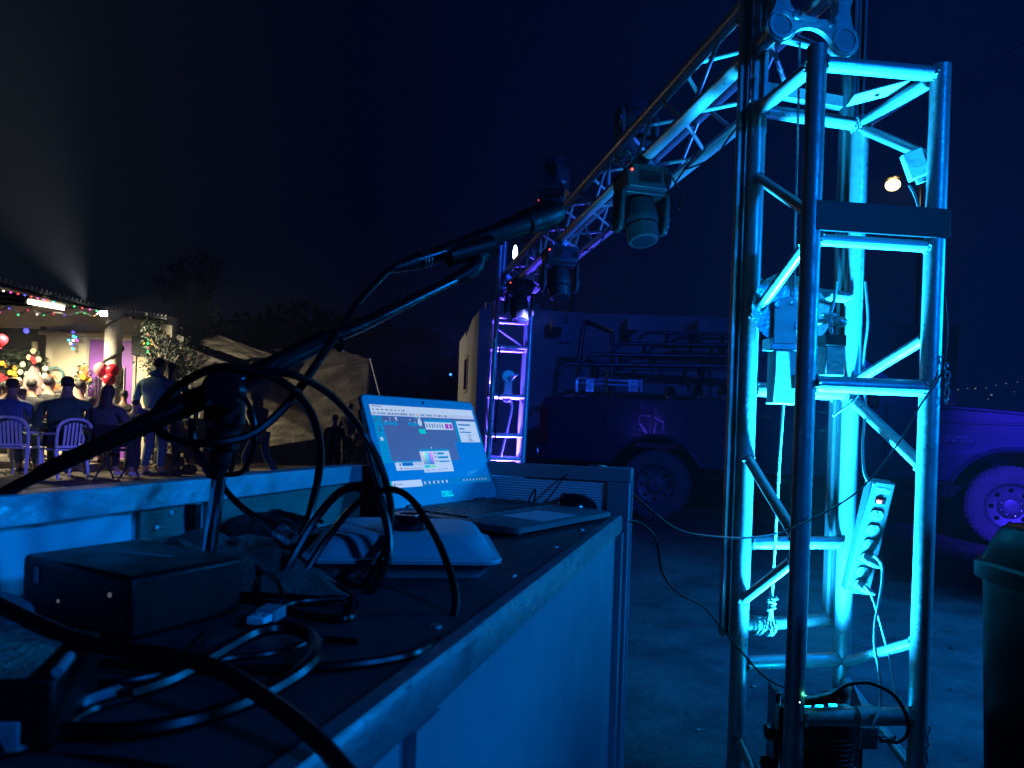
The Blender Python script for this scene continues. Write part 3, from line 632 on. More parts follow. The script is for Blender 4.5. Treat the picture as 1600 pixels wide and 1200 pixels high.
MB().tube([m1, m1+d*0.08, m1+d*0.42, m1+d*0.43, m1+d*0.66], [0.0095, 0.0100, 0.0120, 0.0125, 0.0148], 28).build('handle', 'mic_black', root)
MB().tube([m1+d*0.66, m1+d*0.68, m1+d*0.74], [0.0165, 0.0173, 0.0165], 28).build('grille_band', 'mic_black', root)
MB().tube([m1+d*0.74, m1+d*0.82, m1+d*0.92, m1+d*0.985, m1+d], [0.0165, 0.0180, 0.0172, 0.0120, 0.004], 28).build('grille', 'mic_black', root)
# plug in the end of the microphone
x1 = P(612, 421, .835); x2 = m1+d*0.01
root = thing('cable_plug', 'black plug with a silver collar pushed into the microphone', 'plug', x1)
dd = x2-x1
MB().tube([x1, x1+dd*.35, x1+dd*.5], [0.0045, 0.0085, 0.0095], 18).build('boot', 'rubber', root)
MB().tube([x1+dd*.5, x1+dd], [0.0098, 0.0098], 20).build('shell', 'black_metal', root)
for t_ in (0.58, 0.64, 0.70): MB().ring(x1+dd*t_, 0.0097, 0.0007, dd, 20, 6).build('ridge', 'steel', root)

# ================================================================== CABLES ON AND ABOVE THE DESK
G = 'black cables tangled round the boom stand'
cable('microphone_cable', 'black cable running from the microphone plug down round the boom stand', [(616, 420, .835), (600, 430, .82), (560, 472, .78), (533, 510, .735), (520, 530, .70), (500, 560, .67), (462, 615, .64), (425, 655, .62), (385, 682, .605), (330, 692, .59), (280, 690, .59), (248, 672, .60), (243, 648, .61), (262, 618, .615), (300, 590, .60), (345, 574, .585), (400, 580, .60), (450, 603, .62), (483, 640, .64), (499, 690, .66), (498, 740, .67), (485, 800, .66), (470, 840, .64), (440, 885, .61), (413, 935, .585)], 0.0038, group=G, sub=7)
cable('audio_cable', 'black cable arching from the stand clutch down past the laptop edge', [(385, 590, .61), (420, 580, .61), (470, 590, .63), (520, 620, .67), (562, 668, .70), (592, 722, .70), (608, 775, .69), (610, 820, .67), (598, 870, .62), (570, 915, .60)], 0.0036, group=G)
cable('cable', 'black cable loop hanging straight down left of the clutch', [(300, 655, .60), (302, 690, .60), (312, 715, .60), (328, 738, .60)], 0.0032, group=G)
cable('cable', 'black cable hanging thinly beside the left laptop edge', [(562, 640, .75), (572, 690, .75), (585, 740, .75), (600, 785, .75)], 0.0024, group=G)
cable('audio_cable', 'black cable arching tall over the container to the pouch', [(413, 945, .585), (452, 880, .60), (490, 815, .62), (530, 770, .63), (562, 762, .63), (592, 785, .625), (606, 830, .62), (604, 880, .61), (578, 925, .60), (552, 950, .60)], 0.0037, group=G)
cable('audio_cable', 'black cable in the wide loop over the container and across the desk', [(436, 950, .585), (470, 905, .60), (512, 840, .62), (560, 785, .63), (605, 765, .63), (640, 778, .62), (676, 830, .60), (702, 890, .575), (712, 940, .55), (700, 982, .525), (660, 1015, 'd'), (600, 1032, 'd'), (500, 1043, 'd'), (380, 1047, 'd'), (250, 1040, 'd', .004), (120, 1035, 'd', .004)], 0.0030, group=G)
cable('cable', 'short black cable bending on the desk in front of the pouch', [(470, 895, 'd', .004), (520, 915, 'd', .006), (552, 940, 'd'), (545, 965, 'd'), (480, 962, 'd'), (400, 940, 'd', .004), (300, 930, 'd', .008)], 0.0030, group=G)
cable('cable', 'thick black cable sweeping from the left to the bottom of the desk', [(-40, 925, .36), (60, 975, .35), (150, 1008, .345), (250, 1022, .34), (340, 1045, .33), (420, 1095, .315), (490, 1150, .30), (560, 1230, .28)], 0.0039, group=G)
cable('cable', 'thick black cable looping on the near part of the desk', [(-40, 1180, 'd'), (80, 1145, 'd'), (200, 1142, 'd'), (320, 1120, 'd'), (420, 1080, 'd'), (485, 1035, 'd', .004), (490, 1000, 'd', .004), (455, 982, 'd', .004), (400, 988, 'd', .004), (340, 1020, 'd', .002), (270, 1060, 'd'), (200, 1085, 'd')], 0.0042, group=G)
cable('cable', 'dull black cable ending near the junction box', [(-40, 1205, .30), (120, 1195, .30), (260, 1215, .29), (380, 1250, .28)], 0.0046, group=G)
G2 = 'pale blurred cables at the left edge of the desk'
cable('cable', 'pale grey cable curving over the lower left of the desk', [(-30, 1005, .36), (40, 1010, .355), (80, 1025, .35), (125, 1048, .345)], 0.0032, 'cable_grey', group=G2)
cable('cable', 'pale grey cable stub nearest the left edge', [(-30, 995, .38), (10, 985, .38), (35, 975, .38)], 0.0034, 'cable_grey', group=G2)
cable('cable', 'pale grey cable stub ending beside the black box', [(-30, 1003, .39), (30, 1003, .39), (62, 1003, .39)], 0.0033, 'cable_grey', group=G2)
cable('cable', 'pale grey cable beside the junction box latch', [(92, 1110, 'd'), (140, 1095, 'd'), (185, 1078, 'd')], 0.0030, 'cable_grey', group=G2)
cable('cable', 'pale grey cable resting on the left end of the black box', [(-30, 925, .45), (10, 935, .45), (40, 950, .44), (44, 965, .435)], 0.0036, 'cable_grey', group=G2)
cable('cable', 'thin dark lead running straight from the left edge along the black box foot', [(-40, 925, .42), (30, 952, .415), (90, 982, .41), (175, 1013, .40), (260, 1030, 'd', .01), (330, 1026, 'd')], 0.0018, group=G)
cable('cable', 'thin black lead snaking in front of the black box', [(-40, 1075, 'd'), (70, 1062, 'd'), (170, 1066, 'd'), (260, 1052, 'd'), (350, 1030, 'd'), (430, 1020, 'd'), (500, 1000, 'd'), (560, 1003, 'd')], 0.0020, group=G)
cable('cable', 'black lead crossing under the near loop towards the lower left', [(330, 985, 'd'), (280, 1040, 'd'), (215, 1085, 'd'), (140, 1110, 'd'), (60, 1160, 'd'), (-20, 1180, 'd')], 0.0026, group=G)
cable('cable', 'slim black lead curling round the foot of the microphone stand', [(300, 852, 'd', .012), (345, 868, 'd', .02), (400, 885, 'd', .016), (430, 905, 'd', .016), (440, 935, 'd', .01), (420, 958, 'd')], 0.0022, group=G)
cable('cable', 'thin black lead hanging in a narrow loop beside the clutch', [(372, 610, .61), (392, 640, .61), (398, 690, .61), (380, 735, .61), (352, 742, .61)], 0.0022, group=G)
# black XLR lead with silver end
cable('audio_cable', 'thin black lead dropping from the back rail to the silver plug', [(343, 745, .70), (352, 765, .69), (375, 790, .68), (405, 812, .665)], 0.0030, group=G)
a, b = P(402, 808, .665), P(462, 850, .63); d = b-a
root = thing('audio_plug', 'black and silver audio plug lying over the pouch', 'plug', a)
MB().tube([a, a+d*.3, a+d*.35, a+d*.6], [.0035, .0062, .0075, .0078], 18).build('boot', 'rubber', root); MB().tube([a+d*.6, a+d], [.0076, .0078], 20).build('shell', 'steel', root)
for t_ in (.62, .66, .70): MB().ring(a+d*t_, .0079, .0006, d, 18, 6).build('ridge', 'chrome', root)
# USB plug
a = onz(398, 972, DZ+0.006); b = onz(440, 948, DZ+0.008); d = (b-a); dn = d.normalized(); s_ = dn.cross(ZV).normalized()
root = thing('usb_plug', 'small metal usb plug with black body lying beside the black box', 'plug', a)
MB().frame(a-s_*.006-ZV*.002, dn*.012, s_*.012, ZV*.0045).build('shell', 'painted_white', root, bevel=.0004, fix=True)
for q in (-.003, .003): MB().box(a+dn*.006+s_*q+ZV*.0027, (.002, .002, .0006)).build('contact_hole', 'black_metal', root)
MB().frame(a+dn*.012-s_*.0075-ZV*.004, dn*.016, s_*.015, ZV*.008).build('body', 'cable_grey', root, bevel=.001, fix=True)
cable('usb_cable', 'black usb cable leading from the metal plug', [(436, 950, 'd', .004), (470, 940, 'd', .004), (540, 935, 'd', .004)], 0.0022, group=G)
# thin leads from the booth to the tower
cable('power_lead', 'thin dark wire sagging from the booth corner up to the tower pole', [(986, 770, 1.22), (1020, 800, 1.27), (1060, 828, 1.33), (1110, 838, 1.42), (1170, 840, 1.52), (1225, 830, 1.60), (1290, 800, 1.64), (1340, 768, 1.66), (1380, 725, 1.68), (1415, 675, 1.70), (1440, 630, 1.715), (1462, 600, 1.72), (1474, 570, 1.72), (1480, 520, 1.72), (1476, 463, 1.72)], 0.0022, group='thin wires from the booth to the tower')
cable('power_lead', 'thin dark wire dropping from the booth to the lamp at the tower foot', [(978, 812, 1.2), (1005, 820, 1.25), (1025, 845, 1.30), (1035, 895, 1.36), (1062, 928, 1.42), (1100, 948, 1.50), (1130, 985, 1.56), (1160, 1020, 1.62), (1200, 1062, 1.70), (1248, 1082, 1.78)], 0.0022, group='thin wires from the booth to the tower')
# ================================================================== TOWER
def weld(mb, p, axis, r, seed):
    q = random.Random(seed); t = Vector(axis).normalized(); a = t.orthogonal().normalized(); b = t.cross(a)
    for i in range(14):
        th = 2*PI*i/14+q.uniform(-.1, .1); rr_ = r*q.uniform(0.97, 1.08)
        mb.ball(Vector(p)+rr_*(math.cos(th)*a+math.sin(th)*b)+t*q.uniform(-.002, .002), q.uniform(.0030, .0056), 7, 5)
def member(nm, p, q, r, parent, mt='aluminium', trim=0.0, w=True, seed=0):
    p, q = Vector(p), Vector(q); d = (q-p).normalized(); p2, q2 = p+d*trim, q-d*trim
    o = MB().tube([p2, q2], r, 18).build(nm, mt, parent)
    if w:
        mb = MB(); weld(mb, p+d*(trim+.002), d, r, seed); weld(mb, q-d*(trim+.002), d, r, seed+1); mb.build('weld', 'weld', o)['kind'] = 'stuff'
    return o
PP = {2: (0.679, 1.720), 4: (0.986, 1.752), 1: (0.629, 1.981), 3: (0.937, 2.050)}
def pole(i, z): return Vector((*PP[i], z))
def zat(px, py, Y): return P(px, py, Y).z
TR = 0.0225; BR = 0.0175
tower = thing('lifting_tower', 'tall silver truss tower glowing cyan from the lamp at its foot', 'truss tower', (0.81, 1.87, 0))
TOPZ = 1.875
for i in (1, 2, 3, 4): MB().tube([pole(i, 0.02), pole(i, TOPZ+(0.012 if i != 2 else 0.03))], TR, 28).build('pole', 'aluminium' if i != 2 else 'aluminium_dull', tower)
sd = 10
def bar(i, zi, j, zj, r=BR, nm='crossbar'):
    global sd; sd += 2; return member(nm, pole(i, zi), pole(j, zj), r, tower, trim=TR-.003, seed=sd)
zs = [0.395, 0.760, 1.115, TOPZ-.01]
ztop = TOPZ-0.008
for a_, b_ in ((2, 4), (2, 1), (1, 3), (3, 4)): bar(a_, ztop, b_, ztop, BR)
# rings
bar(2, 0.345, 4, 0.345, 0.0215); bar(1, 0.385, 3, 0.385, 0.0195)
bar(1, 0.708, 3, 0.708); 
bar(2, 1.122, 4, 1.122, 0.0195); bar(1, 1.122, 3, 1.122, 0.0185); bar(1, 1.400, 3, 1.385, 0.0155)
# flat plate and the bar under it on the front face
z1, z2 = zat(1360, 322, 1.73), zat(1360, 368, 1.73)
ax = pole(4, 0)-pole(2, 0); axn = ax.normalized(); nn = Vector((axn.y, -axn.x, 0))
MB().frame(pole(2, z2)+nn*0.016+axn*0.0, ax*1.07, nn*0.008, ZV*(z1-z2)).build('front_plate', 'frame_dark', tower, bevel=.001, fix=True)
bar(2, zat(1360, 376, 1.73)-.004, 4, zat(1360, 376, 1.73)-.004, 0.014)
# braces
def brz(px, py, i): return zat(px, py, PP[i][1])
bar(1, brz(1172, 275, 1), 2, brz(1262, 335, 2), .0135, 'brace'); bar(2, brz(1262, 372, 2), 1, brz(1165, 500, 1), .0135, 'brace')
bar(1, brz(1155, 710, 1), 2, brz(1240, 850, 2), .0135, 'brace'); bar(1, brz(1143, 940, 1), 2, brz(1236, 868, 2), .0135, 'brace')
bar(1, brz(1132, 1145, 1), 2, brz(1226, 1330, 2), .0135, 'brace')
bar(3, brz(1352, 200, 3), 4, brz(1458, 250, 4), .0135, 'brace'); bar(3, brz(1335, 600, 3), 4, brz(1448, 522, 4), .0135, 'brace')
bar(3, brz(1333, 622, 3), 4, brz(1440, 735, 4), .0150, 'brace'); bar(3, brz(1315, 1036, 3), 4, brz(1425, 1000, 4), .0135, 'brace')
bar(3, brz(1320, 1055, 3), 4, brz(1415, 1210, 4), .0135, 'brace')
for i, p_ in PP.items(): MB().frame(Vector((p_[0]-.05, p_[1]-.05, .002)), (.1, 0, 0), (0, .1, 0), (0, 0, .018)).build('base_plate', 'steel', tower, fix=True)
# shiny flat card on top corner
c = [P(1300, 157, 1.97), P(1360, 158, 1.90), P(1388, 139, 1.86), P(1345, 146, 1.97)]
zt_ = ztop+.021; c = [Vector((v.x, v.y, zt_)) for v in c]
card = thing('metal_plate', 'small bright square plate with a hole lying on the tower top', 'plate', (c[0]+c[2])/2)
q0 = Vector((0.868, 1.985, zt_-.001)); MB().frame(q0, (0.100, -.085, .002), (-.010, -.070, 0), (0, 0, .003)).build('plate', 'white_block', card, fix=True)
MB().lathe([(.006, -.001), (.006, .0002)], q0+Vector((.045, -.075, -.0008)), n=14).build('hole', 'black_metal', card)

# ---------------------------------------------------------------- sliding sleeve with rails
sl = thing('truss_sleeve', 'tall grey channel rails of the sliding sleeve behind the tower carrying the truss', 'truss sleeve', (0.8, 2.05, 0.6))
def chan(x, y, z0, z1, w_=0.030, d_=0.024, mt='aluminium_dull', nm='rail'):
    mb = MB(); mb.frame(Vector((x-w_/2, y-d_/2, z0)), (w_*.28, 0, 0), (0, d_, 0), (0, 0, z1-z0)); mb.frame(Vector((x+w_*.22, y-d_/2, z0)), (w_*.28, 0, 0), (0, d_, 0), (0, 0, z1-z0)); mb.frame(Vector((x-w_*.22, y+d_*.1, z0)), (w_*.44, 0, 0), (0, d_*.4, 0), (0, 0, z1-z0))
    return mb.build(nm, mt, sl, fix=True)
SY = 2.0
xl = P(1147, 600, SY).x; zb = zat(1120, 992, SY)
chan(xl-.002, SY, zb, 2.6, .026, .03, 'aluminium_dull')
chan(xl+.034, SY-.02, 1.80, 2.6, .036, .03, 'aluminium')
xr = P(1297, 940, 2.09).x
chan(xr, 2.09, zb+.01, 2.6, .032, .03, 'rail_dull'); chan(xr+.030, 2.09, 1.62, 2.6, .022, .03, 'rail_dull')
member('crossbar', (xl, SY+.005, zb+.022), (xr, 2.09, zb+.030), .0185, sl, trim=.012, seed=70)
member('crossbar', (xl, SY+.005, 1.115), (xr, 2.09, 1.115), .012, sl, trim=.012, seed=72)
for z in (1.93, 2.24): MB().frame(Vector((xl+.012, SY-.002, z)), Vector((xr-xl-.026, .085, 0)), (0, .028, 0), (0, 0, .030)).build('crossbar', 'aluminium', sl, fix=True)

# ---------------------------------------------------------------- horizontal truss
DV = Vector((-0.188, 1.0, 0)); LL0 = Vector((0.642, 1.900, 2.038)); OX = Vector((0.178, 0.0335, -0.014)); OZ = Vector((0, 0, 0.160))
LT = 3.98
tr = thing('roof_truss', 'long silver box truss running from the near tower to the far tower', 'truss', LL0)
for o_ in (Vector((0, 0, 0)), OX, OZ, OX+OZ):
    MB().tube([LL0+o_, LL0+o_+DV*LT], .0225, 20).build('chord', 'aluminium', tr)
nb = 15; st = LT/nb; sd = 100
for fa, fb in ((Vector((0, 0, 0)), OZ), (Vector((0, 0, 0)), OX), (OZ, OX+OZ), (OX, OX+OZ)):
    for i in range(nb):
        p = LL0+(fa if i % 2 == 0 else fb)+DV*(st*(i+0.12)); q = LL0+(fb if i % 2 == 0 else fa)+DV*(st*(i+0.92)); sd += 2
        member('brace', p, q, .0070, tr, trim=.016, w=False)
for i in (0, 5, 10, 15):
    for fa, fb in ((Vector((0, 0, 0)), OZ), (OX, OX+OZ), (Vector((0, 0, 0)), OX)):
        member('strut', LL0+fa+DV*(st*i+.03 if i < 15 else LT-.03), LL0+fb+DV*(st*i+.03 if i < 15 else LT-.03), .0085, tr, trim=.017, w=False)
# cast end plate: two chord sockets joined by an arch, arms going up
def endplate(o0, parent, mt='aluminium'):
    d = DV.normalized(); ax_ = OX.normalized(); az_ = ZV; Wc = OX.length
    poly = []
    def arc(cx, cy_, r, a0, a1, n=10): return [(cx+r*math.cos(R(a0+(a1-a0)*i/n)), cy_+r*math.sin(R(a0+(a1-a0)*i/n))) for i in range(n+1)]
    H_ = OZ.length; r = .040
    outer = arc(0, 0, r, 180, 318) + arc(Wc/2, -0.060, .072, 132, 48, 10) + arc(Wc, 0, r, 222, 360)
    outer += [(Wc+.020, .045), (Wc+.012, .08), (Wc+.020, H_-.045)] + arc(Wc, H_, r, 0, 138) + arc(Wc/2, H_+.060, .072, -48, -132, 10) + arc(0, H_, r, 42, 180)
    outer += [(-.020, H_-.045), (-.012, .08), (-.020, .045)]
    mb = MB(); hole = [(Wc/2+(Wc/2-.022)*math.copysign(abs(math.cos(t))**.7, math.cos(t)), H_/2+(H_/2-.040)*math.copysign(abs(math.sin(t))**.7, math.sin(t))) for t in [2*PI*i/28 for i in range(28)]]
    # plate with an opening: outer and inner loops triangulated together
    k1, k2 = len(outer), len(hole); tri = tessellate_polygon([[Vector((*p, 0)) for p in outer], [Vector((*p, 0)) for p in hole]])
    pts = outer+hole; o_ = o0-d*.012; vs = [o_+ax_*u+az_*v for u, v in pts]; vs += [v-d*.014 for v in vs]; k = len(pts)
    fs = [tuple(t) for t in tri]+[tuple(i+k for i in t)[::-1] for t in tri]
    fs += [(i, (i+1) % k1, (i+1) % k1+k, i+k) for i in range(k1)]+[(k1+i, k1+(i+1) % k2, k1+(i+1) % k2+k, k1+i+k) for i in range(k2)]
    mb.add(vs, fs); pl = mb.build('end_plate', mt, parent, fix=True, bevel=.0015)
    for (u, v) in ((0, 0), (Wc, 0), (0, H_), (Wc, H_)):
        c = o_+ax_*u+az_*v-d*.0142
        MB().lathe([(.0260, 0), (.0260, .006), (.0345, .006), (.0365, 0)], c, -d, 28).build('socket_ring', mt, pl)
        MB().lathe([(.0255, 0), (.0255, .0015)], c, -d, 24).build('chord_end', 'aluminium_dull', pl)
    for (u, v) in ((.044, .036), (Wc-.040, .036), (.044, H_-.036), (Wc-.040, H_-.036)):
        c = o_+ax_*u+az_*v-d*.0142; MB().lathe([(.0125, 0), (.0115, .004), (.006, .0045), (.0055, .001), (.0, .001)], c, -d, 20).build('bolt', 'steel', pl)
endplate(LL0, tr); endplate(LL0+DV*(LT+.03), tr)
# top hoist pulley block and cable
hz = thing('winch_cable', 'steel hoist cable hanging inside the tower from the top to the winch', 'cable', (0.73, 1.93, 1.3))
MB().tube([P(1240, 470, 1.93), P(1247, 180, 1.93), P(1250, 60, 1.94)], .0032, 8).build('strand', 'steel', hz)

# ---------------------------------------------------------------- winch
wn = thing('hand_winch', 'hand winch with round cheek plates bolted inside the tower', 'winch', (0.74, 1.93, 1.13))
wa = P(1228, 490, 1.93); wd = Vector((0.55, -0.25, 0)).normalized(); fx = Vector((0.96, 0.12, 0)).normalized(); fy = Vector((-.12, .96, 0)).normalized()
MB().lathe([(.002, 0), (.090, 0), (.092, .003), (.002, .003)], wa+Vector((.0, .01, .015)), -fy, 36).build('cheek_disc', 'steel', wn)
MB().lathe([(.024, .004), (.024, .07)], wa+Vector((.0, .02, .015)), fy+fx*.9, 20).build('drum', 'steel', wn)
MB().lathe([(.002, 0), (.075, 0), (.075, .003), (.002, .003)], wa+Vector((.075, .07, .01)), -fy, 36).build('cheek_disc', 'steel', wn)
MB().prism([(-.035, -.075), (.05, -.072), (.062, -.03), (.045, .04), (.0, .05), (-.035, .035)], wa+Vector((0, -.006, -.005)), fx, ZV, -fy*.004).build('side_plate', 'white_block', wn, bevel=.001, fix=True)
for (u, v, r) in ((-.028, .025, .010), (.030, -.028, .012), (.01, .03, .005)): MB().lathe([(r, 0), (r*.9, .004), (r*.4, .0042), (r*.4, .001)], wa+fx*u+ZV*v-fy*.004+Vector((0, -.007, -.005)), -fy, 18).build('bolt', 'steel', wn)
zb_ = zat(1225, 632, 1.93)
MB().frame(wa+Vector((-.040, -.01, -.095)), fx*.075, fy*.05, ZV*.030).build('bracket', 'aluminium', wn, bevel=.002, fix=True)
o_ = Vector((wa.x-.036, wa.y-.035, zb_)); MB().frame(o_, fx*.07, fy*.045, ZV*(wa.z-.10-zb_)).build('mount_block', 'white_block', wn, bevel=.003, fix=True)
MB().frame(o_+fx*.045+ZV*.04-fy*.008, fx*.02, fy*.0075, ZV*.035).build('latch', 'black_plastic', wn, bevel=.001, fix=True)
bp = P(1290, 586, 1.86); bt = zat(1290, 540, 1.86)
MB().frame(Vector((bp.x, bp.y, bp.z-.000)), (.050, .006, 0), (-.006, .045, 0), (0, 0, bt-bp.z)).build('motor_block', 'booth_grey', wn, bevel=.002, fix=True)
MB().frame(Vector((bp.x-.002, bp.y-.002, bt+.001)), (.054, .006, 0), (-.006, .049, 0), (0, 0, .028)).build('motor_cap', 'black_plastic', wn, bevel=.002, fix=True)
MB().tube([wa+Vector((.03, .02, -.03)), P(1300, 500, 1.90)], .008, 14).build('axle', 'steel', wn)
MB().tube(crv([P(1300, 520, 1.89), P(1296, 498, 1.89), P(1303, 470, 1.89), P(1307, 440, 1.89)]), .0045, 10).build('crank_arm', 'steel', wn)
MB().ball(P(1313, 503, 1.88), .016, 16, 10, (1.15, .8, .8)).build('crank_knob', 'steel', wn)
MB().lathe([(.018, 0), (.020, .004), (.010, .012), (.006, .018)], P(1295, 490, 1.885), (0, .1, -1), 16).build('lock_nut', 'white_block', wn)
for (a_, b_) in (((1278, 470), (1300, 475)), ((1275, 540), (1300, 532))): MB().tube([P(*a_, 1.92), P(*b_, 1.90)], .006, 12).build('spacer', 'steel', wn)
# rope hanging from the winch, knotted round the sleeve bar
rp_ = thing('pull_rope', 'thin pale rope hanging under the winch and knotted round the low bar', 'rope', (0.66, 1.93, 0.9))
MB().tube(crv([P(1224, 632, 1.93), P(1218, 720, 1.93), P(1211, 850, 1.94), P(1206, 935, 1.95)]), .0040, 8).build('strand', 'rope', rp_)
kb = MB(); q = random.Random(2)
for i in range(4): kb.ring(P(1205, 936+5*i, 1.95), .008+.002*(i % 2), .0038, (q.uniform(-.4, .4), .3, 1), 14, 6)
for i in range(8): kb.tube([P(1205, 938, 1.95), P(1205, 938, 1.95)+Vector((q.uniform(-.022, .022), q.uniform(-.01, .01), q.uniform(-.012, .022)))], .0009, 5)
kb.build('knot', 'rope', rp_)
kb = MB()
for (x0, x1) in ((1200, 1196), (1207, 1211), (1203, 1205)): kb.tube(crv([P(1205, 948, 1.945), P(x0, 968, 1.945), P(x1, 985, 1.935)]), .0036, 7)
bc = Vector((P(1197, 985, 2.0).x, 2.02, zb+.024))
for dx_ in (-.026, -.012, .010, .020): kb.ring(bc+Vector((dx_, 0, 0)), .0245, .0036, (1, .22, q.uniform(-.25, .25)), 20, 7)
kb.build('lashing', 'rope', rp_)['kind'] = 'stuff'

# ---------------------------------------------------------------- par can at the foot
def build_par(cx, cy_, cz, label, emat, scale=1, full=True):
    r0 = thing('par_can', label, 'stage light', (cx, cy_, cz)); c = Vector((cx, cy_, cz)); s = scale
    ax_ = Vector((0.04, 0.03, 1)).normalized()
    MB().lathe([(.050*s, -.20*s), (.085*s, -.17*s), (.098*s, -.06*s), (.100*s, -.012*s), (.106*s, -.01*s), (.106*s, 0), (.098*s, .002*s), (.096*s, -.010*s), (.0, -.011*s)], c, ax_, 40).build('housing', 'black_metal', r0)
    lens = MB().lathe([(.094*s, -.0095*s), (.094*s, -.008*s)], c, ax_, 36).build('lens_plate', 'black_gloss', r0)
    k = 0
    for ring_, cnt in ((0, 1), (.034, 6), (.068, 11)):
        for i in range(cnt):
            th = 2*PI*i/cnt; k += 1
            MB().lathe([(.011*s, 0), (.009*s, .003*s), (.004*s, .005*s)], c+Vector((ring_*s*math.cos(th), ring_*s*math.sin(th), -.0075*s)), ax_, 12).build('led_lens', emat, lens)
    for sgn in (-1, 1):
        MB().frame(c+Vector((sgn*.113*s-.003*s, -.018*s, -.16*s)), (.006*s, 0, 0), (0, .036*s, 0), (0, 0, .15*s)).build('yoke_arm', 'black_metal', r0, fix=True, bevel=.001)
        MB().lathe([(.016*s, 0), (.022*s, .004*s), (.020*s, .018*s), (.008*s, .02*s)], c+Vector((sgn*.117*s, 0, -.07*s)), (sgn, 0, 0), 8).build('yoke_knob', 'black_plastic', r0)
    for i in range(9): MB().ring(c-ax_*(.05+.013*i)*s, (.1005-.0008*i*i*.2)*s, .0016*s, ax_, 36, 5).build('cooling_fin', 'black_metal', r0)
    return r0, c
pc = Vector((0.795, 1.865, 0.318))
par, _ = build_par(*pc, 'black led par can pointing up inside the tower foot', 'e_par', 0.95)
# side control panel with display frame on the left
cp = P(1212, 1120, 1.86); MB().frame(Vector((cp.x-.012, cp.y-.03, cp.z-.13)), (.012, .0, 0), (.010, .085, 0), (0, 0, .20)).build('control_panel', 'black_metal', par, bevel=.002, fix=True)
MB().frame(Vector((cp.x-.0125, cp.y-.0315, cp.z-.02)), (.009, .0, 0), (.0005, .001, 0), (0, 0, .065)).build('display', 'booth_plate', par, fix=True)
MB().lathe([(.006, 0), (.022, .004), (.024, .016), (.010, .022)], Vector((cp.x-.012, cp.y-.01, cp.z-.115)), (-.9, -.4, 0), 6).build('tilt_knob', 'black_plastic', par)
# clamp over the lower front crossbar
bz_ = 0.345; b0 = pole(2, bz_); bxn = (pole(4, 0)-pole(2, 0)).normalized(); by_ = Vector((-bxn.y, bxn.x, 0))
cc_ = b0+bxn*.172
clp = thing('hook_clamp', 'metal hook clamp holding the par can on the lower tower bar', 'clamp', cc_)
pts = [( .027*math.cos(t), .027*math.sin(t)) for t in [R(-50+260*i/20) for i in range(21)]]; inn = [(.0222*math.cos(t), .0222*math.sin(t)) for t in [R(210-260*i/20) for i in range(21)]]
MB().prism(pts+inn, cc_-bxn*.022, by_, ZV, bxn*.044).build('hook', 'booth_plate', clp, bevel=.001, fix=True)
MB().frame(cc_-bxn*.024+by_*(-.034)-ZV*.062, bxn*.040, by_*.010, ZV*.05).build('jaw', 'booth_plate', clp, bevel=.001, fix=True)
MB().lathe([(.006, 0), (.006, .04)], cc_+bxn*.012-by_*.032-ZV*.030, bxn*.8-by_*.3-ZV*.2, 12).build('bolt', 'steel', clp)
MB().prism([(-.018, -.006), (.018, -.006), (.022, .012), (.008, .004), (-.008, .004), (-.022, .012)], cc_+bxn*.03-by_*.042-ZV*.036, bxn, ZV, -by_*.006).build('wing_nut', 'steel', clp, bevel=.001, fix=True)
MB().prism([(0, 0), (.03, 0), (.004, .055)], cc_-bxn*.035+ZV*.024, bxn, ZV, by_*.004).build('safety_tab', 'painted_white', clp, fix=True)
# taped power connector with green led on the bar
cn = b0+bxn*.055+ZV*.040
pw = thing('power_adapter', 'dark taped power connector with a bright green light on the lower bar', 'adapter', cn)
MB().tube(crv([cn+Vector((-.035, 0, -.004)), cn, cn+Vector((.035, 0, .010)), cn+Vector((.06, 0, .018))]), [.006]+[.011]*8+[.013]*8+[.015]*7+[.010], 12).build('body', 'rubber', pw)
MB().prism([(-.02, -.012), (.05, -.014), (.07, .004), (.045, .024), (.0, .018)], cn+Vector((.02, .012, 0)), bxn, ZV, by_*.004).build('tape_flap', 'rubber', pw, fix=True)
MB().ball(P(1257, 1089, 1.735), .0045, 12, 8, (1.4, 1, 1)).build('indicator', 'e_green', pw); MB().ball(P(1249, 1097, 1.70), .0025, 10, 6).build('indicator', 'e_cool', pw)
lamp('indicator_glow', 'POINT', P(1259, 1086, 1.70), (0.1, 1.0, 0.4), 0.008, .004)
cable('power_lead', 'black cable arching from the taped connector round the lower bar', [(1300, 1085, 1.72), (1325, 1070, 1.71), (1360, 1068, 1.70), (1395, 1085, 1.70), (1415, 1115, 1.70), (1418, 1145, 1.70), (1400, 1160, 1.70), (1375, 1150, 1.71)], .0042, group='cables on the tower')

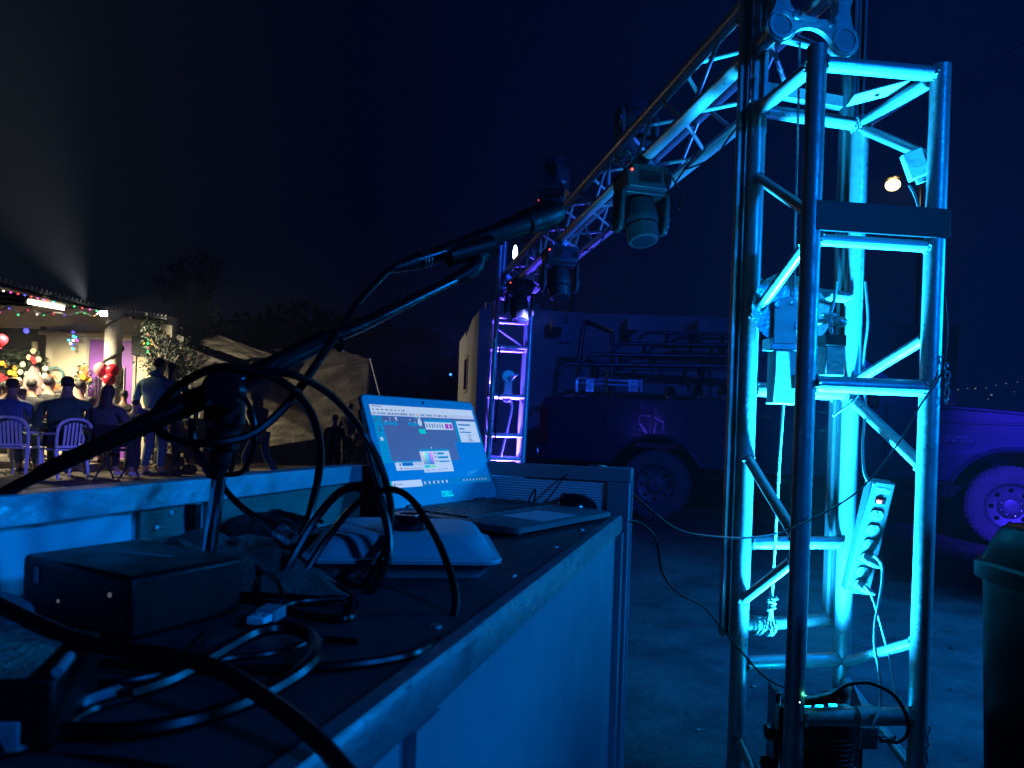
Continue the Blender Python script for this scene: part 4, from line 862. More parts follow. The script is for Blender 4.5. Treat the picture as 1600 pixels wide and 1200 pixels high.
# ---------------------------------------------------------------- power strip
pa, pb = P(1368, 752, 1.86), P(1327, 926, 1.92); La = (pa-pb); Ln = La.normalized()
Wv = Vector((0.98, -0.10, 0.14)); Wv = (Wv-Wv.dot(Ln)*Ln).normalized(); Nv = Wv.cross(Ln).normalized()
if Nv.y > 0: Nv = -Nv
ps = thing('power_strip', 'pale metal power strip with six sockets hanging in the tower', 'power strip', pb)
LS = La.length; WS = .060; DS = .040
o0 = pb-Wv*WS*.15
MB().frame(o0, Wv*WS, Ln*LS, -Nv*DS).build('case', 'powder_grey', ps, bevel=.003, fix=True)
k_ = 0
for i, t_ in enumerate((.70, .57, .44, .315, .19, .075)):
    c = o0+Wv*WS*.5+Ln*LS*(t_+.012)+Nv*.0002
    poly = [(.0165*math.copysign(min(1, abs(math.cos(a))*1.0), math.cos(a)), .0145*math.copysign(min(.86, abs(math.sin(a))*1.0), math.sin(a))) for a in [2*PI*j/24 for j in range(24)]]
    so = MB().prism(poly, c, Wv, Ln, Nv*.0022).build('socket', 'socket_grey', ps, fix=True)
    if i not in (3, 5):
        for (u, v, w_, h_) in ((-.006, .0, .0022, .0085), (.0048, .0, .0022, .0075)): MB().frame(c+Wv*(u-w_/2)+Ln*(v-h_/2)+Nv*.0021, Wv*w_, Ln*h_, Nv*.0004).build('slot', 'black_plastic', so, fix=True)
        MB().lathe([(.0024, 0), (.0024, .0005)], c+Ln*.0085+Nv*.0021, Nv, 12).build('ground_hole', 'black_plastic', so)
    else:
        MB().tube([c+Nv*.002, c+Nv*.020-Ln*.002+Wv*.004, c+Nv*.026+Wv*.016-Ln*.006, c+Nv*.026+Wv*.030-Ln*.010], [.010, .0105, .008, .004], 14).build('plug', 'socket_grey', ps)
c = o0+Wv*WS*.52+Ln*LS*.835+Nv*.0002
MB().frame(c-Wv*.013-Ln*.006, Wv*.026, Ln*.012, Nv*.0015).build('switch_frame', 'black_plastic', ps, fix=True)
MB().frame(c-Wv*.009-Ln*.004, Wv*.012, Ln*.008, Nv*.0040).build('rocker_switch', 'e_red', ps, bevel=.0006, fix=True)
c = o0+Wv*WS*.52+Ln*LS*.925; MB().prism([(-.018, -.006), (-.006, -.009), (.017, -.006), (.019, .003), (.006, .007), (-.017, .007)], c, Wv, Ln, Nv*.0006).build('worn_label', 'booth_grey', ps, fix=True)
for t_ in (.03, .97): MB().lathe([(.003, 0), (.002, .0012)], o0+Wv*WS*.12+Ln*LS*t_-Nv*.0+Nv*.0002, Nv, 10).build('screw', 'steel', ps)
GW = 'cables on the tower'
cable('power_lead', 'white lead curving down from the fourth strip socket to the hook clamp', [(1366, 868, 1.85), (1378, 885, 1.84), (1377, 920, 1.83), (1368, 970, 1.82), (1367, 1010, 1.80), (1374, 1050, 1.78), (1376, 1095, 1.74), (1368, 1125, 1.70), (1362, 1140, 1.69)], .0034, 'cable_grey', group=GW)
cable('power_lead', 'white lead dropping from the lowest strip socket behind the clamp cable', [(1350, 915, 1.87), (1363, 935, 1.87), (1378, 985, 1.86), (1390, 1030, 1.85), (1400, 1088, 1.84)], .0024, 'cable_grey', group=GW)
cable('power_lead', 'pale lead rising from the power strip along the rear tower pole', [(1358, 755, 1.88), (1350, 735, 1.90), (1348, 690, 1.95), (1352, 640, 1.98), (1350, 560, 1.99), (1356, 500, 1.99), (1352, 440, 2.0)], .0034, 'cable_grey', group=GW)
cable('zip_tie', 'pale cut cable tie end sticking out below the middle bar', [(1302, 650, 1.90), (1318, 638, 1.90), (1335, 625, 1.92), (1345, 608, 1.93), (1352, 600, 1.95)], .0028, 'cable_white', cat='cable tie')
cable('power_lead', 'thin cable looped beside the right tower pole', [(1478, 575, 1.74), (1471, 590, 1.74), (1470, 615, 1.74), (1476, 628, 1.74), (1480, 612, 1.74), (1478, 590, 1.74)], .0018, group=GW)
# adapter hanging at the top right
ad = P(1405, 246, 1.80); r_ = thing('adapter_box', 'small cyan lit adapter box hanging by its lead near the tower top', 'adapter', ad)
u_ = Vector((.12, -.0, -.30)).normalized(); v_ = Vector((1, -.3, .35)); v_ = (v_-v_.dot(u_)*u_).normalized(); w_ = u_.cross(v_)
MB().frame(ad, u_*.066, v_*.044, w_*.030).build('case', 'painted_white', r_, bevel=.002, fix=True)
MB().frame(ad+u_*.067+v_*.012+w_*.006, u_*.012, v_*.02, w_*.018).build('connector', 'cable_white', r_, bevel=.001, fix=True)
cable('power_lead', 'lead hanging below the small adapter box at the tower top', [(1421, 290, 1.80), (1427, 300, 1.79), (1433, 315, 1.78), (1438, 335, 1.77), (1436, 352, 1.765)], .0034, 'cable_grey', group=GW)
# chains on the right pole
def chain(pix, Y, label):
    ps_ = [P(x_, y_, Y) for x_, y_ in pix]; r_ = thing('chain', label, 'chain', ps_[0], 'short chains hanging on the right tower pole'); line = crv(ps_, 12); L_s = 0; last = line[0]; k = 0
    for p in line:
        if (p-last).length >= .017 or k == 0:
            MB().ring(p, .0060, .0018, (1, 0, 0) if k % 2 else (0, 1, 0), 14, 6, sc=1.6, xref=(0, 1, 0) if k % 2 else (1, 0, 0)).build('link', 'steel', r_); last = p; k += 1
chain([(1449, 1140), (1446, 1170), (1444, 1215), (1442, 1250)], 1.72, 'dark steel chain hanging beside the foot of the tower pole')
chain([(1472, 562), (1480, 580), (1479, 625)], 1.73, 'short steel chain hanging at the middle of the right tower pole')

# ================================================================== MOVING HEADS (hang from the truss)
def moving_head():
    r = thing('moving_head_light', 'x', 'stage light', (0, 0, 0), 'moving head lights on the truss')
    K = dict(local=True)
    MB().prism([(-.055, .005), (-.035, -.03), (.035, -.03), (.055, .005), (.02, .035), (-.02, .035)], (0, -.004, .02), (1, 0, 0), (0, 0, 1), (0, .03, 0)).build('clamp', 'aluminium', r, bevel=.002, fix=True, local=True)
    cl_ = kids(r)[0]
    for x in (-.042, 0, .042): MB().lathe([(.007, 0), (.006, .005)], (x, -.0045, .015), (0, -1, 0), 10).build('bolt', 'black_metal', cl_, local=True)
    b = MB(); b.prism([(-.095, -.02), (-.085, -.085), (.085, -.085), (.095, -.02), (.075, .0), (-.075, 0)], (0, -.075, -.005), (1, 0, 0), (0, 0, 1), (0, .15, 0)).build('base', 'head_plastic', r, bevel=.008, fix=True, local=True)
    bo = [o for o in kids(r) if o.name.startswith('base')][0]
    MB().frame((-.045, -.0775, -.07), (.09, 0, 0), (0, .002, 0), (0, 0, .04)).build('display', 'black_gloss', bo, fix=True, local=True)
    MB().ball((-.075, -.077, -.03), .005, 10, 6).build('indicator', 'e_red', bo, local=True)
    for i in range(5): MB().frame((.056+.006*i, -.0765, -.066), (.003, 0, 0), (0, .0012, 0), (0, 0, .034)).build('vent', 'seam', bo, fix=True, local=True)
    for x in (-.09, .084): MB().tube(crv([(x, -.05, -.02), (x*1.12, -.05, -.035), (x*1.12, .05, -.035), (x, .05, -.02)], 4), .004, 7).build('carry_handle', 'black_metal', bo, local=True)
    MB().tube(crv([(.03, .0, .03), (.07, .03, .06), (.10, .04, .0), (.08, .06, -.04)], 5), .0018, 6).build('safety_wire', 'steel', bo, local=True)
    for s in (-1, 1):
        MB().prism([(-.045, 0), (.045, 0), (.042, -.12), (.028, -.155), (-.028, -.155), (-.042, -.12)], (s*.080, 0, -.088), (0, 1, 0), (0, 0, 1), (s*.022, 0, 0)).build('yoke_arm', 'head_plastic', r, bevel=.008, fix=True, local=True)
        MB().lathe([(.035, 0), (.034, .003), (.02, .004)], (s*.1025, 0, -.19), (s, 0, 0), 24).build('arm_cap', 'black_gloss', r, local=True)
    MB().frame((-.082, -.042, -.103), (.164, 0, 0), (0, .084, 0), (0, 0, .016)).build('yoke_bridge', 'head_plastic', r, bevel=.004, fix=True, local=True)
    ax_ = Vector((0.05, -.28, -1)).normalized(); c = Vector((0, 0, -.195))
    MB().lathe([(.045, -.085), (.060, -.07), (.066, -.01), (.066, .02), (.060, .03), (.060, .075), (.056, .085), (.050, .088), (.0, .080)], c, ax_, 32).build('head', 'head_plastic', r, local=True)
    ho = [o for o in kids(r) if o.name.startswith('head')][0]
    MB().lathe([(.046, 0), (.044, .004), (.03, .008), (.0, .010)], c+ax_*.083, ax_, 28).build('lens', 'glass_dark', ho, local=True)
    MB().ring(c+ax_*.03, .0625, .003, ax_, 32, 6).build('trim_ring', 'black_metal', ho, local=True)
    return r
def on_truss(px, o_=Vector((0, 0, 0)), dz=0):
    # point on the lower left chord (plus offset) that lies under that picture column
    lo, hi = 0.0, LT
    def pxof(t):
        p = LL0+o_+DV*t; return 800+((p.x*cr+(p.z-CH)*sr)/p.y*F)
    for _ in range(50):
        mid = (lo+hi)/2
        if pxof(mid) > px: lo = mid
        else: hi = mid
    return LL0+o_+DV*lo+ZV*dz
mh = moving_head(); hm = OX*0.5
yaw = -0.18
def mh_place(o, p, rz, label, up=False):
    o.location = p; o.rotation_euler = (PI if up else 0, 0, rz); o['label'] = label
mh_place(mh, on_truss(1003, Vector((.0, 0, 0)), -.045)+Vector((0, -.02, 0)), .25, 'nearest black moving head hanging under the truss with a red light')
m2_ = dup(mh, (0, 0, 0)); mh_place(m2_, on_truss(876, Vector((.0, 0, 0)), -.05), .15, 'second black moving head hanging under the truss beside the can')
m3_ = dup(mh, (0, 0, 0)); mh_place(m3_, on_truss(813, Vector((0, 0, 0)), -.02), .1, 'farthest black moving head hanging by the violet tower', )
m4_ = dup(mh, (0, 0, 0)); mh_place(m4_, on_truss(992, OX+OZ, .06)+Vector((.0, 0, 0)), .4, 'nearest moving head standing upright on top of the truss', True)
m5_ = dup(mh, (0, 0, 0)); mh_place(m5_, on_truss(868, OZ, .05), 1.2, 'farther moving head standing upright on top of the truss beside the microphone', True)
# clamps and safety cables on the truss
def tcable(name, label, pts, r=.0035, mt='cable_black'):
    return tag(MB().tube(crv(pts, 7), r, 7).build(name, mt), label, 'cable', 'cables looping under the truss')
for i, t0 in enumerate((.35, .75, 1.25, 1.7, 2.3, 2.9)):
    a = LL0+OX*.8+DV*t0; b = LL0+OX*.9+DV*(t0+.55); m_ = (a+b)/2-ZV*(.07+.02*(i % 3)); 
    tcable('truss_cable', ('black cable swag number %d under the truss' % i) if 0 else ['black cable sagging under the truss nearest the tower', 'black cable sagging under the truss right of the nearest moving head', 'black cable sagging behind the nearest moving head', 'black cable sagging left of the nearest moving head', 'black cable sagging near the second moving head', 'black cable sagging towards the violet tower'][i], [a, a*.6+b*.4-ZV*.05, m_, b-ZV*.02, b])
tcable('truss_cable', 'black power lead looping behind the nearest moving head', [on_truss(1040, OX*.6, 0), P(1062, 300, 2.7), P(1058, 330, 2.7), P(1045, 300, 2.75), P(1042, 275, 2.75)])

# ================================================================== FAR TOWER
ft = thing('lifting_tower', 'far silver truss tower lit violet from its foot', 'truss tower', (-0.03, 6.0, 0))
fl = P(783, 600, 5.85); FP = [Vector((-0.165, 5.78, 0)), Vector((0.105, 5.84, 0)), Vector((-0.20, 6.07, 0)), Vector((0.075, 6.12, 0))]
lean = Vector((-.012, 0, 0))
zt2 = [2.40, 2.02, 2.02, 2.02]
def fp(i, z): return FP[i]+Vector((0.026*(z-1.2), 0, z))
for i in range(4): MB().tube([fp(i, .02), fp(i, zt2[i])], .021, 16).build('pole', 'aluminium', ft)
def zf(py, Y=5.95): return zat(790, py, Y)
for py in (500, 545, 620, 680, 716, 742):
    z = zf(py)
    for a_, b_ in ((0, 1), (2, 3), (0, 2), (1, 3)): member('crossbar', fp(a_, z), fp(b_, z), .015, ft, trim=.018, w=False)
for (a_, za, b_, zb2) in ((1, zf(512), 3, zf(540)), (1, zf(640), 3, zf(622)), (0, zf(552), 2, zf(600)), (0, zf(690), 2, zf(640)), (2, zf(506), 3, zf(540))): member('brace', fp(a_, za), fp(b_, zb2), .011, ft, trim=.018, w=False)
MB().tube([fp(0, 2.0)+Vector((.03, .02, 0)), fp(0, 2.6)+Vector((.03, .02, 0))], .018, 12).build('sleeve_rail', 'aluminium', ft)
MB().tube([fp(1, 1.95)+Vector((0, .05, 0)), fp(0, 2.45)+Vector((.26, .3, 0))], .014, 12).build('sleeve_rail', 'aluminium', ft)
fw = thing('hand_winch', 'small winch on the far violet tower', 'winch', fp(0, 1.35)+Vector((.12, .1, 0)))
cw = Vector(fw.location)
MB().lathe([(.05, 0), (.05, .005)], cw+Vector((0, 0, .04)), (.3, -1, 0), 20).build('cheek_disc', 'steel', fw); MB().lathe([(.02, 0), (.02, .08)], cw+Vector((0, 0, .04)), (.3, 1, 0), 14).build('drum', 'steel', fw)
MB().frame(cw+Vector((-.03, -.02, -.16)), (.06, 0, 0), (0, .05, 0), (0, 0, .15)).build('mount_block', 'white_block', fw, fix=True); MB().tube([cw, cw+Vector((.06, -.05, .05)), cw+Vector((.07, -.09, .05))], .008, 8).build('crank', 'steel', fw)
cable('power_lead', 'pale lead hanging inside the far violet tower', [(797, 620, 5.9), (800, 636, 5.9), (795, 660, 5.9), (788, 690, 5.9), (782, 715, 5.9)], .009, 'cable_white', group='leads on the far tower')
cable('power_lead', 'pale lead looped under the middle bar of the far tower', [(788, 612, 5.85), (786, 622, 5.85), (792, 628, 5.85), (799, 622, 5.85), (800, 612, 5.85)], .006, 'cable_white', group='leads on the far tower')
cable('power_lead', 'dark lead running along the left pole of the far tower', [(781, 540, 5.72), (779, 570, 5.72), (783, 600, 5.72), (776, 640, 5.72), (774, 690, 5.72)], .006, 'cable_black', group='leads on the far tower')
build_par(-0.04, 5.98, 0.42, 'small par can pointing up inside the far tower', 'e_parv', .8)

# ================================================================== BIN AT THE RIGHT EDGE
bn = thing('plastic_bin', 'tall black plastic bin with a banded rim cut off by the right edge', 'bin', (1.09, 1.28, 0))
cb = Vector((1.098, 1.25, 0)); zr = zat(1540, 905, 1.2)
def bin_rings(rows, nm, mt):
    mb = MB(); n = 48; vs = []
    for r, z in rows:
        for j in range(n):
            th = 2*PI*j/n; sq = (abs(math.cos(th))**4+abs(math.sin(th))**4)**(-.25)
            vs.append(cb+Vector((r*sq*math.cos(th), r*sq*math.sin(th), z)))
    fs = [(i*n+j, i*n+(j+1) % n, (i+1)*n+(j+1) % n, (i+1)*n+j) for i in range(len(rows)-1) for j in range(n)]+[tuple(range(n))[::-1], tuple((len(rows)-1)*n+j for j in range(n))]
    return mb.add(vs, fs).build(nm, mt, bn)
bin_rings([(.185, .005), (.190, .02), (.212, zr-.04), (.213, zr-.034)], 'body', 'bin_black')
bin_rings([(.214, zr-.033), (.224, zr-.030), (.225, zr-.002), (.219, zr+.003)], 'rim', 'bin_black')
zt3 = zat(1562, 838, 1.2)
bin_rings([(.216, zr+.0035), (.205, zr+.03), (.190, zt3-.008), (.180, zt3), (.13, zt3+.004)], 'lid', 'bin_black')
MB().tube(crv([cb+Vector((-.10, -.206, zr+.028)), cb+Vector((-.09, -.235, zr+.05)), cb+Vector((0, -.245, zr+.056)), cb+Vector((.09, -.235, zr+.05)), cb+Vector((.10, -.206, zr+.028))]), .010, 12).build('handle', 'bin_black', bn)
z0 = zt3+.0045
hd = thing('lamp_housing', 'dark faceted lamp housing with red glass standing on the bin', 'stage light', cb+ZV*z0)
mb = MB(); n = 8; rows = [(.135, 0), (.150, .045), (.158, .058), (.110, .135), (.095, .155), (.05, .17)]; vs = [cb+Vector((r*math.cos(2*PI*(j+.5)/n)+.0, r*math.sin(2*PI*(j+.5)/n), z0+z)) for r, z in rows for j in range(n)]
mb.add(vs, [(i*n+j, i*n+(j+1) % n, (i+1)*n+(j+1) % n, (i+1)*n+j) for i in range(len(rows)-1) for j in range(n)]+[tuple(range(n))[::-1], tuple((len(rows)-1)*n+j for j in range(n))]).build('housing', 'bin_black', hd, bevel=.004)
MB().prism([(-.04, -.03), (.04, -.03), (.03, .035), (-.03, .035)], cb+Vector((-.075, -.118, z0+.092)), Vector((.85, -.5, 0)), Vector((.3, .3, .85)), Vector((-.006, -.010, .005))).build('red_glass', 'tail_red', hd, fix=True)
# ================================================================== PICKUP
TO = Vector((0.342, 8.93, 0)); TA = Vector((.927, -.377, 0)); TB = Vector((.377, .927, 0))
def T(s, t, z): return TO+TA*s+TB*t+ZV*z
tk = thing('pickup_truck', 'dark pickup truck with tube racks over its bed parked behind the towers', 'pickup truck', T(2.7, .95, 0))
def archpts(sc_, r, zc=.38, n=14):   # under the wheel, going from front to back
    a0 = math.asin(min(1, (.60-zc)/r)); return [(sc_+r*math.cos(a0+(PI-2*a0)*i/n), zc+r*math.sin(a0+(PI-2*a0)*i/n)) for i in range(n+1)]
S1, S2 = 1.40, 4.84
bedp = [(0.02, .62), (0.0, .80), (0.0, 1.27), (.03, 1.34), (.09, 1.365), (2.28, 1.365), (2.28, .58)] + archpts(S1, .545)
def side(poly, t0, w_, nm, mt, bevel=.015):
    return MB().prism(poly, T(0, t0, 0), TA, ZV, TB*w_).build(nm, mt, tk, bevel=bevel, fix=True)
side(bedp, 0, .07, 'bed_side', 'truck_paint'); side(bedp, 1.83, .07, 'bed_side', 'truck_paint')
MB().frame(T(.0, .075, .62), TA*.06, TB*1.75, ZV*.73).build('tailgate', 'truck_paint', tk, bevel=.01, fix=True)
MB().frame(T(.07, .075, .80), TA*2.2, TB*1.75, ZV*.05).build('bed_floor', 'black_metal', tk, fix=True)
MB().frame(T(2.22, .075, .86), TA*.05, TB*1.75, ZV*.50).build('bed_front', 'truck_paint', tk, fix=True)
cabp = [(2.31, .56), (2.31, 1.30), (2.36, 1.40), (2.46, 1.80), (2.56, 1.86), (3.35, 1.87), (3.52, 1.83), (4.05, 1.40), (4.18, 1.335), (4.7, 1.30), (5.15, 1.25), (5.42, 1.15), (5.50, 1.0), (5.50, .62)] + archpts(S2, .545)
side(cabp, 0.0, 1.90, 'cab', 'truck_paint', .03)
# body lines, doors, glass
def plate(s0, s1, z0, z1, nm, mt, pr=.006, sh=0):
    return MB().prism([(s0, z0), (s1, z0), (s1+sh, z1), (s0+sh*.4, z1)], T(0, -pr, 0), TA, ZV, TB*pr*.9).build(nm, mt, tk, fix=True)
d_ = plate(2.42, 3.72, .66, 1.345, 'door', 'truck_paint', .012); 
MB().prism([(2.52, 1.39), (3.60, 1.39), (3.28, 1.76), (2.62, 1.76)], T(0, -.006, 0), TA, ZV, TB*.005).build('side_window', 'glass_dark', tk, fix=True)
MB().frame(T(2.50, -.035, 1.18), TA*.14, TB*.022, ZV*.03).build('door_handle', 'chrome', tk, bevel=.004, fix=True)
MB().frame(T(3.55, -.20, 1.30), TA*.10, TB*.17, ZV*.16).build('side_mirror', 'black_plastic', tk, bevel=.02, fix=True)
MB().prism([(3.545, 1.80), (4.04, 1.395), (4.06, 1.40), (3.565, 1.82)], T(0, .12, 0), TA, ZV, TB*1.66).build('windscreen', 'glass_dark', tk, fix=True)
for z, w_ in ((1.17, .020), (.74, .016)): 
    MB().frame(T(4.20, -.012, z), TA*.95 if z > 1 else TA*.05, TB*.011, ZV*w_).build('body_crease', 'truck_paint', tk, bevel=.004, fix=True)
MB().frame(T(.1, -.010, 1.335), TA*2.15, TB*.009, ZV*.018).build('bed_rail_trim', 'truck_paint', tk, bevel=.003, fix=True)
# hood line: raised hood edge
MB().prism([(4.20, 1.325), (5.2, 1.245), (5.42, 1.16), (5.42, 1.185), (5.2, 1.285), (4.20, 1.365)], T(0, .06, 0), TA, ZV, TB*1.78).build('hood', 'truck_paint', tk, bevel=.012, fix=True)
# wheel-arch lips
for sc_ in (S1, S2):
    pts = archpts(sc_, .560, n=24); vs = [T(s, -.022, z) for s, z in pts]
    MB().tube(vs, .024, 8).build('arch_lip', 'truck_paint', tk)
# emblem: worn two-line badge
em2 = MB(); em2.frame(T(4.25, -.0115, .985), TA*.26, TB*.006, ZV*.075); em2.build('badge_plate', 'truck_paint', tk, fix=True)
em2 = MB(); q = random.Random(8)
for r_i in range(2):
    for i in range(11):
        if q.random() < .8: em2.frame(T(4.26+.0215*i, -.015, .995+.033*r_i), TA*q.uniform(.008, .017), TB*.003, ZV*q.uniform(.014, .026))
em2.build('badge', 'badge', tk, fix=True)['kind'] = 'stuff'
MB().prism([(-.012, .80), (.0, .78), (.10, .80), (.10, 1.24), (.0, 1.26), (-.012, 1.22)], T(0, -.012, 0), TA, ZV, TB*.08).build('tail_light', 'tail_red', tk, bevel=.006, fix=True)
MB().frame(T(-.20, -.02, .60), TA*.20, TB*1.94, ZV*.17).build('rear_bumper', 'chrome', tk, bevel=.02, fix=True)
MB().frame(T(5.50, -.02, .56), TA*.16, TB*1.94, ZV*.20).build('front_bumper', 'chrome', tk, bevel=.02, fix=True)
for t0 in (.03, 1.55): MB().frame(T(5.46, t0, .86), TA*.06, TB*.32, ZV*.22).build('headlight', 'glass_dark', tk, bevel=.01, fix=True)
MB().frame(T(.3, .4, .42), TA*4.6, TB*1.1, ZV*.12).build('chassis', 'black_metal', tk, fix=True)
for (s0, z0, ds, dzz) in ((2.405, .64, .010, .74), (3.728, .64, .010, .74), (2.405, .645, 1.33, .010), (4.19, .80, .008, .50), (.62, 1.05, .008, .16), (.78, 1.05, .008, .16)):
    MB().frame(T(s0, -.0135, z0), TA*ds, TB*.012, ZV*dzz).build('panel_seam', 'seam', tk, fix=True)
MB().lathe([(.075, 0), (.072, .004)], T(.70, -.001, 1.13), -TB, 24).build('fuel_cap', 'truck_paint', tk)
MB().frame(T(2.30, .1, .50), TA*1.6, TB*.09, ZV*.05).build('side_step', 'black_metal', tk, bevel=.01, fix=True)
for s0 in (.80, 4.22): MB().frame(T(s0, .02, .18), TA*.012, TB*.24, ZV*.36).build('mud_flap', 'black_metal', tk, fix=True)
MB().tube([T(4.1, .25, 1.36), T(4.02, .25, 2.1)], .004, 6).build('antenna', 'black_metal', tk)
# wheels
def wheel():
    MBt = MB(); r = .385
    MBt.lathe([(.235, -.10), (.33, -.115), (.365, -.105), (r, -.085), (r, .085), (.365, .105), (.33, .115), (.235, .10), (.235, -.10)], (0, 0, 0), (0, 1, 0), 56)
    o = MBt.build('wheel', 'tyre', tk, local=True)
    tb = MB()
    for i in range(44):
        th = 2*PI*i/44
        for k, y in ((0, -.062), (.5, -.02), (0, .022), (.5, .062)):
            a = th+2*PI/44*k; rot = Matrix.Rotation(-a, 3, 'Y'); tb.box(Vector((r*math.cos(a), y, r*math.sin(a))), (.018, .034, .034), rot)
    for i in range(44):
        a = 2*PI*(i+.5)/44; rot = Matrix.Rotation(-a, 3, 'Y'); tb.box(Vector((.362*math.cos(a), -.104, .362*math.sin(a))), (.030, .014, .026), rot)
    t_ = tb.build('tread', 'tyre', o, local=True); t_['kind'] = 'stuff'
    rm = MB().lathe([(.238, -.095), (.232, -.108), (.222, -.10), (.205, -.06), (.18, -.052), (.12, -.045), (.10, -.06), (.075, -.085), (.06, -.088), (.0, -.088)], (0, 0, 0), (0, 1, 0), 48, cap=False).build('rim', 'rim', o, local=True)
    for i in range(8):
        a = 2*PI*i/8; MB().lathe([(.024, 0), (.024, .003)], (.160*math.cos(a), -.057, .160*math.sin(a)), (0, 1, 0), 14).build('rim_hole', 'black_metal', o, local=True)
    for i in range(8):
        a = 2*PI*(i+.5)/8; MB().lathe([(.011, 0), (.011, .018), (.007, .02)], (.088*math.cos(a), -.068, .088*math.sin(a)), (0, -1, 0), 6).build('lug_nut', 'chrome', o, local=True)
    return o
def wput(o, s, t, flip=False):
    p = T(s, t, .382)-Vector(tk.location); o.location = p; o.rotation_euler = (0, 0, math.atan2(TA.y, TA.x)+(PI if flip else 0))
wh = wheel(); wput(wh, S1, .10)
for (s, t, f) in ((S2, .10, False), (S1, 1.80, True), (S2, 1.80, True)):
    w2 = wh.copy(); col.objects.link(w2); w2.parent = tk; wput(w2, s, t, f)
    for g in kids(wh): g2 = g.copy(); col.objects.link(g2); g2.parent = w2
# hoop and stepped rack tubes over the bed
hp = [P(900, 622, 8.9), P(905, 560, 8.9), P(911, 515, 8.9), P(914, 506, 8.9), P(920, 504, 8.92), P(955, 519, 9.3), P(957, 540, 9.3), P(955, 600, 9.3), P(954, 625, 9.3)]
hoop = thing('bed_hoop', 'tall bent tube hoop standing in the rear of the truck bed', 'rack', T(.5, .3, 1.0))
MB().tube(hp[:3]+crv(hp[2:6], 4)[1:]+hp[6:], .030, 14).build('tube', 'rack_tube', hoop)
rack = thing('tube_rack', 'dark rack of parallel bent tubes above the truck bed', 'rack', T(1.6, 1, 1.4))
for (x0, y0, Y, dy, ln_) in ((870, 581, 8.6, 4, 300), (909, 566, 8.9, 4, 280), (955, 549, 9.2, 3, 230), (997, 532, 9.5, 3, 190), (935, 588, 9.3, 2, 240), (975, 570, 9.6, 2, 200), (1010, 553, 9.9, 2, 170), (1045, 540, 10.1, 2, 140)):
    pts = crv([P(x0, y0, Y), P(x0+8, y0-8, Y), P(x0+18, y0-12, Y), P(x0+34, y0-12, Y)], 5)+[P(x0+ln_, y0-12+dy, Y-.02*ln_/20)]
    MB().tube(pts, .026 if Y < 9.25 else .022, 12).build('tube', 'rack_tube', rack)
    for k in (.16, .62):
        xx = x0+ln_*k+16; yy = y0-12+dy*k; a = P(xx, yy, Y-.02*ln_/20*k); MB().tube([a, Vector((a.x+.02, a.y+.25, a.z-.20 if k > .3 else a.z-.16))], .022, 10).build('tube_leg', 'rack_tube', rack)
for k in (0, 1): 
    a = P(960+150*k, 590, 8.9); MB().tube([Vector((a.x, a.y, 1.30)), P(960+150*k, 585-12, 8.9)], .024, 10).build('tube_post', 'rack_tube', rack)
# folded blue metal frame strapped on the bed rail
fr = thing('strapped_rack', 'pale folded metal frame strapped on top of the bed side', 'frame', P(950, 610, 8.75))
for dy in (0, 7): MB().tube([P(901, 591+dy, 8.8), P(1004, 597+dy, 8.72)], .018, 10).build('frame_tube', 'booth_plate', fr)
for (x, w_) in ((902, 5), (918, 14), (985, 16), (1003, 4)):
    a = P(x, 594, 8.72); MB().frame(a+Vector((-.02, 0, -.14)), (w_*.0072, 0, 0), (0, .02, 0), (0, 0, .15)).build('frame_bracket', 'booth_plate', fr, bevel=.004, fix=True)
a = P(947, 620, 8.66); MB().frame(a+Vector((-.02, 0, .05)), (.035, 0, 0), (0, .01, 0), (0, 0, .30)).build('strap', 'orange_strap', fr, fix=True)

# car parked beyond the truck
pcar = thing('parked_car', 'dark parked car beyond the pickup hood catching thin glints', 'car', Vector((9.2, 13, 0)))
def C2(s, t, z): return Vector((7.9+s*.96-t*.28, 13.4-s*.28+t*.96, z))
cp_ = [(0, .35), (0, .85), (.5, .98), (1.1, 1.45), (2.5, 1.47), (3.2, 1.02), (4.2, .88), (4.3, .35)]
MB().prism(cp_, C2(0, 0, 0), (.96, -.28, 0), (0, 0, 1), (.476, 1.63, 0)).build('body', 'truck_far_paint', pcar, bevel=.05, fix=True)
MB().prism([(.75, 1.0), (2.95, 1.02), (2.4, 1.40), (1.2, 1.38)], C2(0, -.01, 0), (.96, -.28, 0), (0, 0, 1), (-.003, -.01, 0)).build('side_window', 'glass_dark', pcar, fix=True)
MB().tube([C2(.72, -.02, .99), C2(1.18, -.02, 1.40), C2(2.45, -.02, 1.425), C2(3.0, -.02, 1.02)], .016, 8).build('window_trim', 'chrome', pcar)
for s in (.8, 3.4): MB().lathe([(.12, -.12), (.31, -.11), (.31, .1), (.12, .1)], C2(s, .08, .31), (.28, .96, 0), 24).build('wheel', 'tyre', pcar)

